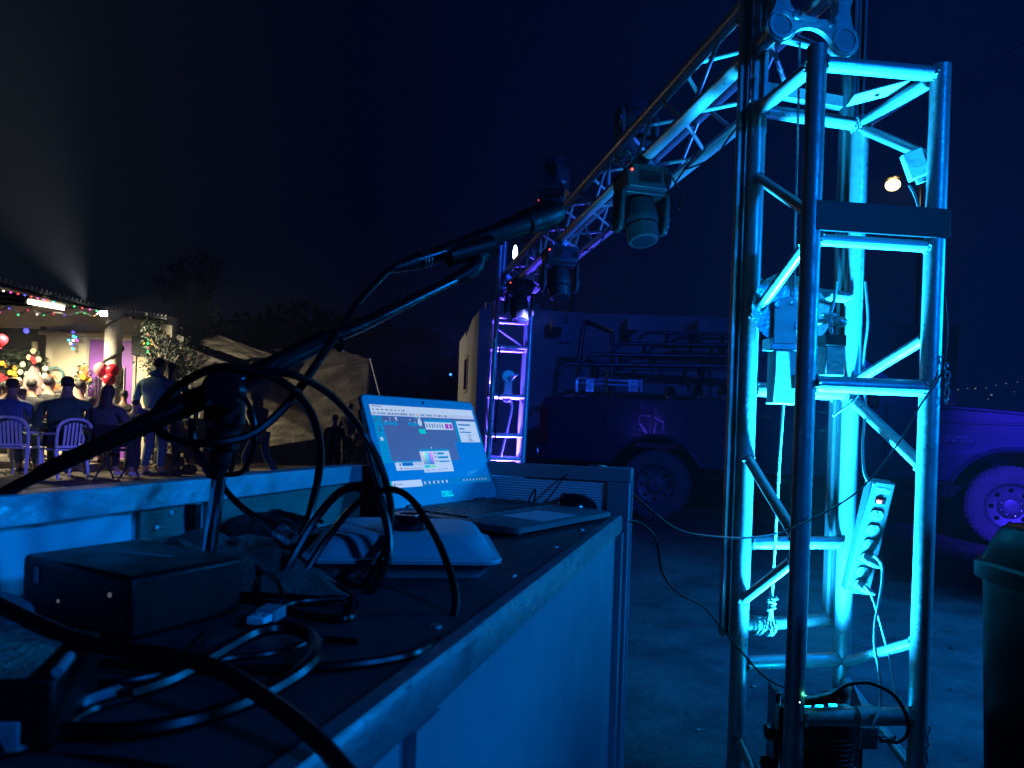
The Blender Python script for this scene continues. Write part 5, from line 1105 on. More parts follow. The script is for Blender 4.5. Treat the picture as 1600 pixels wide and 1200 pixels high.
# ================================================================== PLASTER BUILDING BEHIND THE TRUCK
pbld = thing('plaster_building', 'long low plastered building with beam ends under its flat roof', 'building', (4, 11.2, 0))
c0 = P(745, 600, 11.0).x; zt4 = zat(745, 482, 11.0)
mb = MB(); x0, x1 = c0, 6.6; nx, nz = 60, 22; vs = []
for j in range(nz+1):
    for i in range(nx+1):
        u, v = i/nx, j/nz; x = x0+(x1-x0)*u; top = zt4+.05*noise.noise(Vector((x*1.3, 0, 3)))-.02*u
        vs.append(Vector((x, 11.0+.025*noise.noise(Vector((x*1.5, v*4, 0))), top*v)))
mb.add(vs, [(j*(nx+1)+i, j*(nx+1)+i+1, (j+1)*(nx+1)+i+1, (j+1)*(nx+1)+i) for j in range(nz) for i in range(nx)]); mb.build('front_wall', 'plaster', pbld)
e1 = P(716, 600, 14.5); MB().prism([(0, 0), (1, 0), (1, zt4-.12), (.62, zt4-.08), (.6, zt4-.18), (.3, zt4-.02), (0, zt4-.02)], Vector((x0-.003, 11.02, 0)), Vector((e1.x-x0, 3.5, 0)), ZV, Vector((.12, .02, 0))).build('side_wall', 'plaster', pbld, fix=True)
MB().frame(Vector((x0+.13, 11.06, zt4-.25)), (x1-x0-.1, 0, 0), (0, 5, 0), (0, 0, .10)).build('roof', 'plaster', pbld, fix=True)
for px in (872, 982, 1086, 1190):
    a = P(px, 492, 10.95); MB().frame(Vector((a.x-.12, 10.25, zt4-.34)), (.16, 0, 0), (0, .78, 0), (0, 0, .18)).build('beam_end', 'plaster', pbld, bevel=.01, fix=True)
u_ = .42; b = Vector((x0+(e1.x-x0)*u_, 11.02+3.5*u_, 0)); zz0, zz1 = zat(728, 612, b.y), zat(728, 555, b.y)
sd_ = Vector((e1.x-x0, 3.5, 0)).normalized(); wnr = Vector((-sd_.y, sd_.x, 0))
win = MB().frame(b+ZV*zz0+wnr*.003, sd_*.55, wnr*.02, ZV*(zz1-zz0)).build('window', 'wood_pale', pbld, fix=True)
MB().frame(b+ZV*(zz0+.05)+wnr*.024+sd_*.05, sd_*.45, wnr*.006, ZV*(zz1-zz0-.1)).build('pane', 'glass_dark', win, fix=True)
# power meter box on the wall
a = P(884, 520, 10.9); MB().frame(Vector((a.x-.08, 10.90, a.z-.14)), (.16, 0, 0), (0, .09, 0), (0, 0, .28)).build('meter_box', 'booth_grey', pbld, bevel=.01, fix=True)
MB().tube([Vector((a.x, 10.95, a.z+.14)), Vector((a.x, 10.95, zt4-.05))], .012, 8).build('conduit', 'booth_grey', pbld)
a = P(782, 470, 12); MB().frame(Vector((a.x-.25, 12, zt4-.15)), (.9, 0, 0), (0, .6, 0), (0, 0, .42)).build('roof_tank', 'plaster', pbld, bevel=.02, fix=True)

lt = MB(); q = random.Random(21)
for i in range(70):
    x = q.uniform(.2, 5.0); y = q.uniform(2.0, 7.0); a = q.uniform(0, 3); s_ = q.uniform(.008, .03); z = gh(x, y)-.008
    lt.add([(x, y, z), (x+s_*math.cos(a), y+s_*math.sin(a), z+.004), (x+s_*math.cos(a)-s_*.6*math.sin(a), y+s_*math.sin(a)+s_*.6*math.cos(a), z+.001), (x-s_*.5*math.sin(a), y+s_*.5*math.cos(a), z+.006)], [(0, 1, 2, 3)])
tag(lt.build('litter', 'wood_pale', smooth=False), 'dry leaves and paper scraps scattered over the dirt yard', 'litter', kind='stuff')
# ================================================================== STREET LAMPS, WIRES
def street_lamp(px, py, Y, wdt, hgt, emn, label, power, colr):
    p = P(px, py, Y); r = thing('street_lamp', label, 'street lamp', (p.x+.3, Y+.1, 0))
    MB().tube([Vector((p.x+.9, Y+.1, 0)), Vector((p.x+.9, Y+.1, p.z+.3)), Vector((p.x+.7, Y+.1, p.z+.42)), Vector((p.x+.1, Y+.05, p.z+hgt*.5+.10))], .05, 10).build('pole', 'black_metal', r)
    MB().lathe([(wdt*.35, hgt*.5+.10), (wdt*.55, hgt*.5+.02), (wdt*.52, hgt*.5-.01), (.01, hgt*.5)], p, (0, 0, 1), 20).build('lamp_cover', 'black_metal', r)
    MB().ball(p, 1.0, 18, 10, (wdt*.5, wdt*.5, hgt*.5)).build('bulb', emn, r)
    if power: lamp('street_lamp_light', 'POINT', p-Vector((0, .6, .1)), colr, power, .15)
street_lamp(1395, 289, 22, .42, .34, 'e_street', 'distant yellow street lamp seen between the tower poles', 60, (1, .85, .5))
street_lamp(805, 396, 16, .10, .36, 'e_cool', 'distant tall white lamp above the far tower', 0, None)
street_lamp(838, 370, 18, .09, .10, 'e_cool', 'tiny distant white lamp beside the end of the truss', 0, None)
street_lamp(704, 585, 20, .07, .07, 'e_bluedot', 'tiny distant blue lamp left of the plaster building', 0, None)
dl = thing('painted_glints', 'row of tiny glowing dots painted in for glints above the hood of the pickup', 'lights', P(1530, 606, 52))
for (px, py, r_) in ((1497, 609, .04), (1512, 607, .03), (1524, 607, .05), (1541, 606, .035), (1556, 602, .03), (1549, 617, .06), (1544, 624, .03), (1572, 599, .04), (1590, 597, .03), (1585, 612, .025)): MB().ball(P(px, py, 52), r_, 8, 6, (1.6, 1, .8)).build('bulb', 'e_glint', dl)  # glowing balls painted in for glints, no bulbs stand there
for k, (x0, y0, x1, y1) in enumerate(((1368, 190, 1560, 80), (1372, 206, 1560, 105), (1376, 218, 1580, 120), (1366, 245, 1600, 150))):
    a = P(x0-60, y0+28, 26); b = P(x1+200, y1-110, 14); m_ = (a+b)/2-ZV*.25
    tag(MB().tube(crv([a, m_, b], 10), .010, 6).build('power_line', 'seam'), ['faint overhead power line, highest of the four', 'faint overhead power line, second from the top', 'faint overhead power line, third from the top', 'faint overhead power line, lowest of the four'][k], 'power line', 'overhead power lines')

# ================================================================== HOUSE WITH PORCH
hs = thing('party_house', 'cream house with purple doors and a corrugated porch roof hung with lights', 'house', (-8.2, 14.4, 0))
HYW = 14.5
xa, xb = gx(70, HYW, 1.6), gx(262, HYW, 1.6); zh = zat(150, 490, HYW)
MB().frame(Vector((xa, HYW, 0)), (xb-xa+.05, 0, 0), (0, .2, 0), (0, 0, zh-.02)).build('front_wall', 'cream_wall', hs, fix=True)
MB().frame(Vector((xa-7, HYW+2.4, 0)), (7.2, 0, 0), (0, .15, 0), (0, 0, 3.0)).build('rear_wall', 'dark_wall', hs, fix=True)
zc = zat(110, 521, HYW-.05); a = gx(57, HYW-.1, 1.6)
MB().tube([Vector((a, HYW-.06, zc)), Vector((xb-.02, HYW-.06, zc+.0))], .05, 12).build('wall_beam', 'wood_pale', hs)
# doors: frame, leaves, grille, window
dx0, dx1 = gx(139, HYW, 1.4), gx(207, HYW, 1.4); dz = zat(170, 531, HYW)
fr_ = MB()
fr_.frame(Vector((dx0-.06, HYW-.03, 0)), (.06, 0, 0), (0, .028, 0), (0, 0, dz+.06)); fr_.frame(Vector((dx1, HYW-.03, 0)), (.06, 0, 0), (0, .028, 0), (0, 0, dz+.06)); fr_.frame(Vector((dx0, HYW-.03, dz)), (dx1-dx0, 0, 0), (0, .028, 0), (0, 0, .06))
fr_.build('door_frame', 'column_white', hs, fix=True)
for k in range(2):
    w_ = (dx1-dx0)/2; dd_ = MB().frame(Vector((dx0+w_*k+.005, HYW-.025, .02)), (w_-.01, 0, 0), (0, .022, 0), (0, 0, dz-.03)).build('door', 'purple_paint', hs, bevel=.004, fix=True)
    MB().frame(Vector((dx0+w_*(k+.32), HYW-.032, 1.05)), (w_*.38, 0, 0), (0, .006, 0), (0, 0, .80)).build('door_glass', 'glass_dark' if k else 'purple_paint', dd_, fix=True)
    for j in range(3): MB().tube([Vector((dx0+w_*(k+.34+.15*j), HYW-.042, 1.0)), Vector((dx0+w_*(k+.34+.15*j), HYW-.042, 1.9))], .010, 6).build('door_grille', 'column_white', dd_)
    MB().ball(Vector((dx0+w_*(k+(.86 if k == 0 else .14)), HYW-.06, 1.1)), .03, 8, 6).build('door_handle', 'steel', dd_)
tvx = gx(210, HYW, 1.9); tz0, tz1 = zat(230, 556, HYW), zat(230, 526, HYW)
MB().frame(Vector((tvx, HYW-.14, tz0)), (.70, 0, 0), (0, .12, 0), (0, 0, tz1-tz0)).build('wall_board', 'dark_wall', hs, bevel=.008, fix=True)
# pitched corrugated roof: eave follows the photograph's edge
ea, eb, ec = P(-60, 424, 10.6), P(165, 484, 13.9), P(262, 498, 14.25)
def eave(t): return ea.lerp(eb, t/.65) if t < .65 else eb.lerp(ec, (t-.65)/.35)
mb = MB(); nt_, nw = 240, 6; vs = []
for i in range(nt_+1):
    t = i/nt_; p = eave(t)
    for j in range(nw+1):
        vs.append(p+Vector((-6.0*j/nw, 1.2*j/nw, .55*j/nw+.022*math.sin(i*2*PI/5))))
mb.add(vs, [(i*(nw+1)+j, i*(nw+1)+j+1, (i+1)*(nw+1)+j+1, (i+1)*(nw+1)+j) for i in range(nt_) for j in range(nw)])
rf = mb.build('roof', 'zinc', hs); sm = rf.modifiers.new('solid', 'SOLIDIFY'); sm.thickness = .01
MB().tube([ea-ZV*.06, eb-ZV*.06, ec-ZV*.06], .045, 8).build('eave_beam', 'black_metal', rf)
for t in (.12, .3, .48, .66): p = eave(t); MB().tube([p+Vector((.05, 0, -.09)), p+Vector((-5.9, 1.2, .44))], .04, 8).build('rafter', 'black_metal', rf)
# inner awning sheets under the porch
aw = sheet('awning', [P(-60, 474, 11.2), P(168, 486, 13.7), P(120, 508, 14.3), P(-60, 514, 13.6)], 40, 14, .03, 5, 'awning_grey', thick=.006, freq=2)
tag(aw, 'grey cloth awning stretched under the porch roof', 'awning')
MB().frame((-15, 12.45, -.05), (7.9, 0, 0), (0, 2.0, 0), (0, 0, .15)).build('porch_step', 'concrete', hs, bevel=.01, fix=True)
MB().tube([P(-60, 509, 13.7), P(62, 512, 14.2)], .02, 8).build('porch_beam', 'wood_pale', hs)
MB().tube([P(56, 560, 14.2), P(54, 534, 14.2)], .05, 8).build('porch_post', 'wood_pale', hs)
# round column
cx_ = gx(175, 13.6, 1.5); czt = zat(170, 487, 13.6)
clm = thing('porch_column', 'round whitewashed porch column wound with dark garland', 'column', (cx_, 13.6, 0))
MB().lathe([(.17, 0), (.155, .1), (.15, 1.5), (.145, czt)], (cx_, 13.6, 0), n=28).build('shaft', 'column_white', clm)
gd = [Vector((cx_+.165*math.cos(a), 13.6+.165*math.sin(a), .75+(czt-.8)*k/60)) for k in range(61) for a in [2*PI*k/60*3.2-1.0]]
tag(MB().tube(gd, [.014+.008*abs(math.sin(k*2.1)) for k in range(61)], 7).build('garland', 'leaf_dark'), 'dark leafy garland spiralling round the porch column', 'garland')
fp_ = P(162, 490, 13.35); fl_ = thing('flood_light', 'small bright white flood light at the top of the porch column', 'flood light', fp_)
MB().frame(fp_+Vector((-.07, .012, -.05)), (.14, 0, 0), (0, .05, 0), (0, 0, .10)).build('housing', 'black_metal', fl_, bevel=.005, fix=True)
MB().frame(fp_+Vector((-.06, .0, -.042)), (.12, 0, 0), (0, .011, 0), (0, 0, .085)).build('lens', 'e_flood', fl_, fix=True)
tb_ = thing('ceiling_tube_light', 'glowing fluorescent tube fixed under the porch roof', 'ceiling light', P(72, 477, 12.4))
t1, t2 = P(42, 471, 12.3), P(103, 482, 12.5); MB().tube([t1, t2], .035, 12).build('tube', 'e_tube', tb_)
MB().frame(t1+Vector((0, .0, .04)), (t2-t1), (0, .10, 0), (0, 0, .04)).build('fitting', 'column_white', tb_, fix=True)
for q_ in (t1, t2): MB().ball(q_, .04, 10, 6).build('end_cap', 'column_white', tb_)
# coloured string lights
def strand(name, label, pts, bulbs, seed, rb=.017, wavy=0, wire=.008, wm='leaf_dark'):
    r_ = thing(name, label, 'string lights', pts[0], 'string lights of the porch'); ln = crv(pts, 12)
    if wavy: ln = [p+ZV*wavy*math.sin(i*.9)*abs(math.sin(i*.13)) for i, p in enumerate(ln)]
    MB().tube(ln, wire, 5).build('wire', wm, r_); q = random.Random(seed)
    for i in range(bulbs):
        p = ln[int((i+.5)/bulbs*(len(ln)-1))]; MB().ball(p+Vector((0, -.02, -.015)), rb, 8, 6).build('bulb', 'bulb_'+['r', 'g', 'w', 'b', 'p', 'y', 'r', 'c', 'p', 'g'][(i*7+q.randrange(3)) % 10], r_)
SB = .017
strand('string_lights', 'upper strand of coloured bulbs sagging along the porch eave', [P(-20, 448, 10.6), P(40, 460, 11.6), P(100, 474, 12.7), P(163, 487, 13.5)], 19, 1)
strand('string_lights', 'lower tinsel strand of coloured bulbs hanging in waves under the awning', [P(-20, 482, 11.2), P(30, 486, 11.6), P(90, 490, 12.3), P(155, 489, 13.3)], 13, 4, wavy=.05, wire=.018, wm='tinsel_silver')
st_ = thing('stud_row', 'row of small pale studs along the top edge of the roof', 'string lights', ea)
q = MB(); 
for i in range(46): p = eave((i+.5)/46)+ZV*.05; MB().ball(p, .020 if i < 30 else .022, 8, 6).build('stud', 'column_white', st_)
def cross(px, py, label, cols, seed):
    p = P(px, py, HYW-.2); r_ = thing('lit_cross', label, 'light ornament', p, 'small lit crosses on the house wall'); q = random.Random(seed)
    k = 0
    for (u, v) in [(0, .2), (0, .12), (0, .04), (-.08, .04), (.08, .04), (0, -.04), (0, -.12), (-.05, -.02), (.05, 0.1)]:
        MB().ball(p+Vector((u, q.uniform(-.01, .01), v)), .028, 8, 6).build('bulb', 'bulb_'+cols[k % len(cols)], r_); k += 1
    MB().tube([p+Vector((0, .03, .22)), p+Vector((0, .03, -.14))], .01, 6).build('rod', 'leaf_dark', r_); MB().tube([p+Vector((-.1, .03, .04)), p+Vector((.1, .03, .04))], .01, 6).build('rod', 'leaf_dark', r_)
cross(114, 535, 'small lit ornament in blue and white on the cream wall', 'bcwcp', 1); cross(231, 540, 'small lit ornament in green and orange beside the dark board', 'rggyy', 2)
p = P(41, 517, 14); tag(MB().ball(p, .05, 8, 6).build('blue_bulb', 'bulb_b'), 'single deep blue bulb in the dark left of the cream wall', 'bulb')

# ---------------------------------------------------------------- decorations
def balloon(px, py, Y, r, mt, label):
    p = P(px, py, Y); b = thing('balloon', label, 'balloon', p, 'party balloons'); MB().lathe([(.001, -1.25*r), (.35*r, -1.0*r), (.80*r, -.55*r), (r, 0), (.88*r, .5*r), (.5*r, .86*r), (.01, r)], p, (0.05, 0, 1), 20).build('skin', mt, b)
    MB().lathe([(.006, 0), (.016, -.02)], p-ZV*1.25*r, (0, 0, 1), 8).build('knot', mt, b)
balloon(158, 577, 13.1, .125, 'balloon_pink', 'pink balloon tied to the porch column'); balloon(176, 579, 13.1, .12, 'balloon_red', 'upper red balloon tied to the porch column')
balloon(171, 593, 13.0, .11, 'balloon_red', 'lower red balloon tied to the porch column'); balloon(2, 531, 12.5, .10, 'balloon_red', 'red balloon floating alone at the left edge')
balloon(410, 607, 10.4, .14, 'balloon_clear', 'clear balloon carried beside the running child')
def flowers(px, py, Y, r, n, mt, parent, seed, spots=None):
    q = random.Random(seed)
    for i in range(n):
        u, v = spots[i] if spots else (q.uniform(-r, r), q.uniform(-r, r)); p = P(px, py, Y)+Vector((u, q.uniform(-.06, .06), v)); mb = MB()
        R0 = .055 if spots else .05
        mb.ball(p, R0*.6, 8, 5)
        for k in range(6):
            a = 2*PI*k/6; mb.ball(p+Vector((R0*.6*math.cos(a), -.015, R0*.6*math.sin(a))), R0*.48, 6, 4, (1, .5, 1))
        mb.build('blossom', mt, parent)
fa = thing('flower_arrangement', 'tall basket arrangement of white roses in the party room', 'flowers', P(52, 640, 14.0))
ring_ = [(-.0, .50), (-.10, .38), (-.20, .24), (-.26, .10), (-.28, -.06), (-.27, -.24), (.12, .34), (.19, .18), (.23, .04), (.24, -.16), (.22, -.34), (-.12, .06), (.06, .05), (.02, -.3), (-.08, -.4)]
flowers(53, 590, 14, .2, 15, 'petal_white', fa, 3, ring_)
MB().lathe([(.10, -.5), (.20, -.2), (.17, 0), (.05, .25)], P(53, 592, 14.05), (0, 0, 1), 14).build('basket', 'basket', fa)
def leaves(name, c, rad, n, size, mt, seed, parent=None, shape=None):
    q = random.Random(seed); mb = MB()
    for i in range(n):
        while True:
            v = Vector((q.uniform(-1, 1), q.uniform(-1, 1), q.uniform(-1, 1)))
            if v.length < 1 and (shape is None or shape(v, q)): break
        p = Vector(c)+Vector((v.x*rad[0], v.y*rad[1], v.z*rad[2])); s = size*q.uniform(.6, 1.3)
        a = Vector((q.gauss(0, 1), q.gauss(0, 1), q.gauss(0, .6))).normalized(); b = a.orthogonal().normalized(); b = (b*math.cos(i)+a.cross(b)*math.sin(i))
        mb.add([p-a*s, p+b*s*.35, p+a*s, p-b*s*.35], [(0, 1, 2), (0, 2, 3)])
    return mb.build(name, mt, parent, smooth=False)
leaves('foliage', P(52, 575, 14.1), (.32, .12, .42), 160, .07, 'leaf_dark', 3, fa); flowers(55, 563, 13.9, .03, 2, 'petal_red', fa, 8)
f2 = thing('flower_bouquet', 'orange and yellow bouquet beside the purple door', 'flowers', P(130, 640, 14.0)); flowers(130, 596, 14, .10, 7, 'petal_yellow', f2, 5); flowers(130, 580, 14, .09, 5, 'petal_orange', f2, 6); leaves('foliage', P(130, 592, 14.05), (.18, .1, .3), 80, .07, 'leaf_dark', 9, f2)
MB().lathe([(.07, -.5), (.09, -.18)], P(130, 605, 14.05), (0, 0, 1), 12).build('vase', 'tinsel_silver', f2)
f3 = thing('flower_bouquet', 'yellow and red bouquet at the left of the white roses', 'flowers', P(14, 640, 14.0)); flowers(14, 578, 14, .12, 7, 'petal_yellow', f3, 15); flowers(10, 590, 14, .12, 5, 'petal_red', f3, 16); leaves('foliage', P(20, 572, 14.1), (.4, .15, .35), 130, .08, 'leaf_dark', 19, f3)
f4 = thing('flower_bouquet', 'small red and white bouquet under the teal wreath', 'flowers', P(86, 640, 14.0)); flowers(86, 598, 14, .11, 8, 'petal_orange', f4, 25); flowers(83, 592, 13.95, .05, 2, 'tinsel_silver', f4, 26)
wr = thing('wreath', 'round teal tinsel wreath leaning on the cream wall', 'wreath', P(85, 585, HYW-.1)); mb = MB(); q = random.Random(4); cw = P(85, 587, HYW-.12)
mb.ring(cw, .165, .018, (0, 1, 0), 24, 6)
for i in range(90):
    a = q.uniform(0, 2*PI); p = cw+.165*Vector((math.cos(a), 0, math.sin(a))); d = Vector((q.gauss(0, 1), q.gauss(0, .5), q.gauss(0, 1))).normalized()*.05; mb.add([p, p+d, p+d*.6+Vector((.012, 0, .012))], [(0, 1, 2)])
mb.build('tinsel', 'tinsel_teal', wr)
# table with candles
tbx = P(50, 640, 13.6); tbl = thing('offering_table', 'small low table with candles in front of the white roses', 'table', (tbx.x, 13.6, 0))
MB().frame(Vector((tbx.x-.35, 13.4, .70)), (.9, 0, 0), (0, .5, 0), (0, 0, .04)).build('tabletop', 'column_white', tbl, fix=True)
for (u, v) in ((-.3, 13.45), (.5, 13.45), (-.3, 13.85), (.5, 13.85)): MB().tube([Vector((tbx.x+u, v, 0)), Vector((tbx.x+u, v, .70))], .02, 8).build('leg', 'wood_pale', tbl)
for k, u in enumerate((-.1, .05, .2)):
    cdl = thing('candle', ['lit candle at the left end of the small table', 'lit candle in the middle of the small table', 'lit candle at the right end of the small table'][k], 'candle', (tbx.x+u, 13.5, .745), 'candles on the small table')
    MB().lathe([(.03, 0), (.03, .12)], (tbx.x+u, 13.5, .745), n=10).build('wax', 'petal_white', cdl); MB().lathe([(.003, 0), (.02, .03), (.003, .09)], (tbx.x+u, 13.5, .875), n=10).build('flame', 'e_candle', cdl)

# ================================================================== TARPS AND TREE
tag(sheet('tarpaulin', [P(274, 652, 14.87), P(273, 545, 15.10), P(340, 583, 14.63), P(330, 655, 14.40)][::-1], 26, 30, .03, 1, 'tarp_pale'), 'pale tarpaulin wall hanging beside the standing man', 'tarpaulin')
tag(sheet('tarpaulin', [P(300, 509, 16.05), P(302, 534, 15.22), P(384, 562, 14.04), P(440, 560, 14.87)], 40, 18, .03, 2, 'tarp_tan', freq=4), 'striped tan tarpaulin sloping down from the tree', 'tarpaulin')
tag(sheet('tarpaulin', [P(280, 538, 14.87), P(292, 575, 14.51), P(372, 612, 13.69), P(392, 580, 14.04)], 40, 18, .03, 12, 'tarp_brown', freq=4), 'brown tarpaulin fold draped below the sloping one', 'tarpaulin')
tag(sheet('tarpaulin', [P(362, 612, 14.16), P(410, 700, 13.92), P(572, 676, 14.51), P(580, 560, 14.87)], 60, 44, .022, 22, 'tarp_tan', freq=3.5), 'wide tan tarpaulin wall lit beside the laptop', 'tarpaulin')
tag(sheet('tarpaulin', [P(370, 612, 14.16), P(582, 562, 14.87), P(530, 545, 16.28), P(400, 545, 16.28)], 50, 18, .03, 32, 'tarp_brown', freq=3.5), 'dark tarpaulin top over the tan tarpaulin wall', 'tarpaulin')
p = P(271, 530, 14.75); tp = thing('tent_pole', 'crooked wooden pole holding up the tarpaulins with a rag tied on', 'pole', (p.x, 14.75, 0)); MB().tube([Vector((p.x, 14.75, 0)), Vector((p.x+.01, 14.75, 1.0)), p+ZV*.1], .04, 10).build('pole', 'bark', tp)
o = sheet('rag', [P(268, 520, 14.63), P(287, 526, 14.63), P(283, 546, 14.63), P(270, 540, 14.63)], 10, 10, .03, 6, 'tarp_pale', parent=None, thick=.003); tag(o, 'small pale rag tied to the top of the crooked pole', 'cloth')
for k, (a_, b_) in enumerate(((P(300, 512, 15.9), P(262, 640, 14.2)), (P(578, 560, 14.7), P(612, 690, 13.6)))):
    tag(MB().tube([a_, b_], .010, 6).build('guy_rope', 'rope'), ['rope tying the tan tarpaulin down beside the crooked pole', 'rope tying the tan tarpaulin wall down at its right end'][k], 'rope')
# heap of rubble under the tree
rb_ = MB(); q = random.Random(11); hx = gx(297, 12.4, .3)
for i in range(60):
    u = q.uniform(-.55, .55); z = q.uniform(0, .75)*(1-abs(u)*.8); rb_.ball((hx+u, 12.3+q.uniform(-.3, .3), z), q.uniform(.06, .14), 7, 5, (1, .8, .7))
tag(rb_.build('rubble_heap', 'tarp_tan', smooth=False), 'heap of pale rubble and sacks under the tarpaulin', 'rubble', kind='stuff')
def tree(px, Y, z0, z1, label, rad, n, seed, lm='leaf', lean=.2):
    bx_ = gx(px, Y, .5); r_ = thing('tree', label, 'tree', (bx_, Y, 0)); q = random.Random(seed)
    tips = []; mb = MB(); mb.tube([(bx_, Y, 0), (bx_+.05, Y, 1.1), (bx_+.12, Y, 1.9)], [.11, .08, .05], 9); mb.build('trunk', 'bark', r_)
    bb = MB()
    for i in range(26):
        a = q.uniform(0, 2*PI); h = q.uniform(.9, 1.9); s = Vector((bx_+.06, Y, h)); e_ = s+Vector((math.cos(a)*q.uniform(.1, rad*1.1), math.sin(a)*q.uniform(.1, .6), q.uniform(.5, z1-1.5)))
        if e_.z > z1: e_.z = z1
        m_ = (s+e_)/2+Vector((q.uniform(-.08, .08), 0, q.uniform(0, .15))); bb.tube(crv([s, m_, e_], 4), [.022*(1-k/9)+.004 for k in range(9)], 5); tips += [e_, m_*.3+e_*.7]
    bb.build('branch', 'bark', r_)
    lf = MB()
    for i in range(n):
        c = q.choice(tips); p = c+Vector((q.gauss(0, .10), q.gauss(0, .10), q.gauss(0, .10))); s = .032*q.uniform(.6, 1.4)
        a = Vector((q.gauss(0, 1), q.gauss(0, 1), q.gauss(0, 1))).normalized(); b = a.orthogonal().normalized(); lf.add([p-a*s, p+b*s*.45, p+a*s, p-b*s*.45], [(0, 1, 2), (0, 2, 3)])
    lf.build('crown', lm, r_, smooth=False)
tree(290, 15.6, 0, 4.35, 'dusty pale leaved tree with bare stalks behind the tarpaulins', .62, 4200, 2)
tree(252, 14.0, 0, 2.6, 'low dark leafy bush tree beside the corner of the house', .40, 1500, 5, 'leaf_dark')
for k, (px, Y, h) in enumerate(((470, 26, 5.2), (560, 30, 5.4), (640, 27, 4.6), (380, 28, 5.0))):
    bx_ = gx(px, Y, 1); r_ = thing('tree', ['dark tree far behind the tarpaulins, left of the boom clip', 'dark tree far behind the laptop', 'dark tree far behind the laptop lid edge', 'dark tree far behind the clutch of the stand'][k], 'tree', (bx_, Y, 0), 'dark trees in the far background')
    MB().tube([(bx_, Y, 0), (bx_+.1, Y, h*.6)], [.25, .1], 8).build('trunk', 'bark', r_); leaves('crown', (bx_, Y, h*.62), (2.2, 1.6, h*.36), 1500, .22, 'leaf_dark', 40+k, r_)
# ================================================================== CHAIRS AND PEOPLE
K = dict(local=True)
def make_chair():
    r = thing('plastic_chair', 'x', 'chair', (0, 0, 0), 'white plastic chairs of the party')
    MB().prism([(-.22, -.20), (.22, -.20), (.24, .22), (-.24, .22)], (0, 0, .415), (1, 0, 0), (0, 1, 0), (0, 0, .025)).build('seat', 'chair_white', r, bevel=.01, fix=True, local=True)
    # back is at -y (the sitter looks to +y)
    bk = MB(); bk.tube(crv([(-.215, -.20, .43), (-.235, -.235, .62), (-.22, -.27, .78), (-.12, -.29, .855), (0, -.295, .87), (.12, -.29, .855), (.22, -.27, .78), (.235, -.235, .62), (.215, -.20, .43)], 5), .022, 8); bk.build('back_frame', 'chair_white', r, local=True)
    MB().frame((-.20, -.235, .455), (.40, 0, 0), (0, .012, 0), (0, 0, .035)).build('back_rail', 'chair_white', r, fix=True, local=True)
    for i in range(6):
        x = -.135+.054*i; MB().prism([(-.014, 0), (.014, 0), (.017, .355-.012*abs(i-2.5)**1.5), (-.017, .355-.012*abs(i-2.5)**1.5)], (x, -.232, .48), (1, 0, 0), (0, -.15, .985), (0, .010, 0)).build('slat', 'chair_white', r, fix=True, local=True)
    for s in (-1, 1):
        MB().tube(crv([(s*.235, -.24, .66), (s*.27, -.10, .655), (s*.275, .10, .64), (s*.262, .19, .60), (s*.24, .21, .43)], 5), .018, 8).build('armrest', 'chair_white', r, local=True)
        MB().prism([(-.030, 0), (.030, 0), (.018, -.43), (-.006, -.43)], (s*.215, -.205, .43), (1, 0, 0), (0, .14, 1), (0, .03, 0)).build('leg', 'chair_white', r, fix=True, local=True, bevel=.004)
        MB().prism([(-.028, 0), (.028, 0), (.018, -.425), (-.006, -.425)], (s*.215, .19, .43), (1, 0, 0), (0, -.10, 1), (0, .03, 0)).build('leg', 'chair_white', r, fix=True, local=True, bevel=.004)
    return r
ch = make_chair(); Yc = 10.9
ch.location = (gx(30, Yc, .4), Yc, 0); ch.rotation_euler = (0, 0, .12); ch['label'] = 'white plastic chair lit violet at the left edge, back towards the desk'
dup(ch, (gx(100, Yc-.1, .4), Yc-.1, 0), 1.05, 'white plastic chair turned half sideways, second from the left edge')
def make_fold():
    r = thing('folding_chair', 'black folding chair behind the boom of the microphone stand', 'chair', (0, 0, 0))
    for s in (-1, 1):
        MB().tube([(s*.21, .22, .01), (s*.21, -.24, .83)], .013, 8).build('leg', 'chair_black', r, local=True); MB().tube([(s*.19, -.24, .01), (s*.19, .20, .45)], .013, 8).build('leg', 'chair_black', r, local=True)
    MB().tube([(-.21, -.2, .02), (.21, -.2, .02)], .012, 8).build('stretcher', 'chair_black', r, local=True)
    MB().frame((-.20, -.16, .44), (.40, 0, 0), (0, .38, 0), (0, 0, .025)).build('seat', 'chair_black', r, bevel=.008, fix=True, local=True)
    MB().prism([(-.21, 0), (.21, 0), (.20, .22), (-.20, .22)], (0, -.185, .62), (1, 0, 0), (0, -.42, .9), (0, .012, 0)).build('backrest', 'chair_black', r, bevel=.006, fix=True, local=True)
    return r
fc = make_fold(); fc.location = (gx(183, 10.7, .4), 10.7, 0); fc.rotation_euler = (0, 0, -.15)
fc2 = dup(fc, (gx(60, 12.2, .4), 12.2, 0), .1, 'black folding chair with a thin metal back between the front sitters')

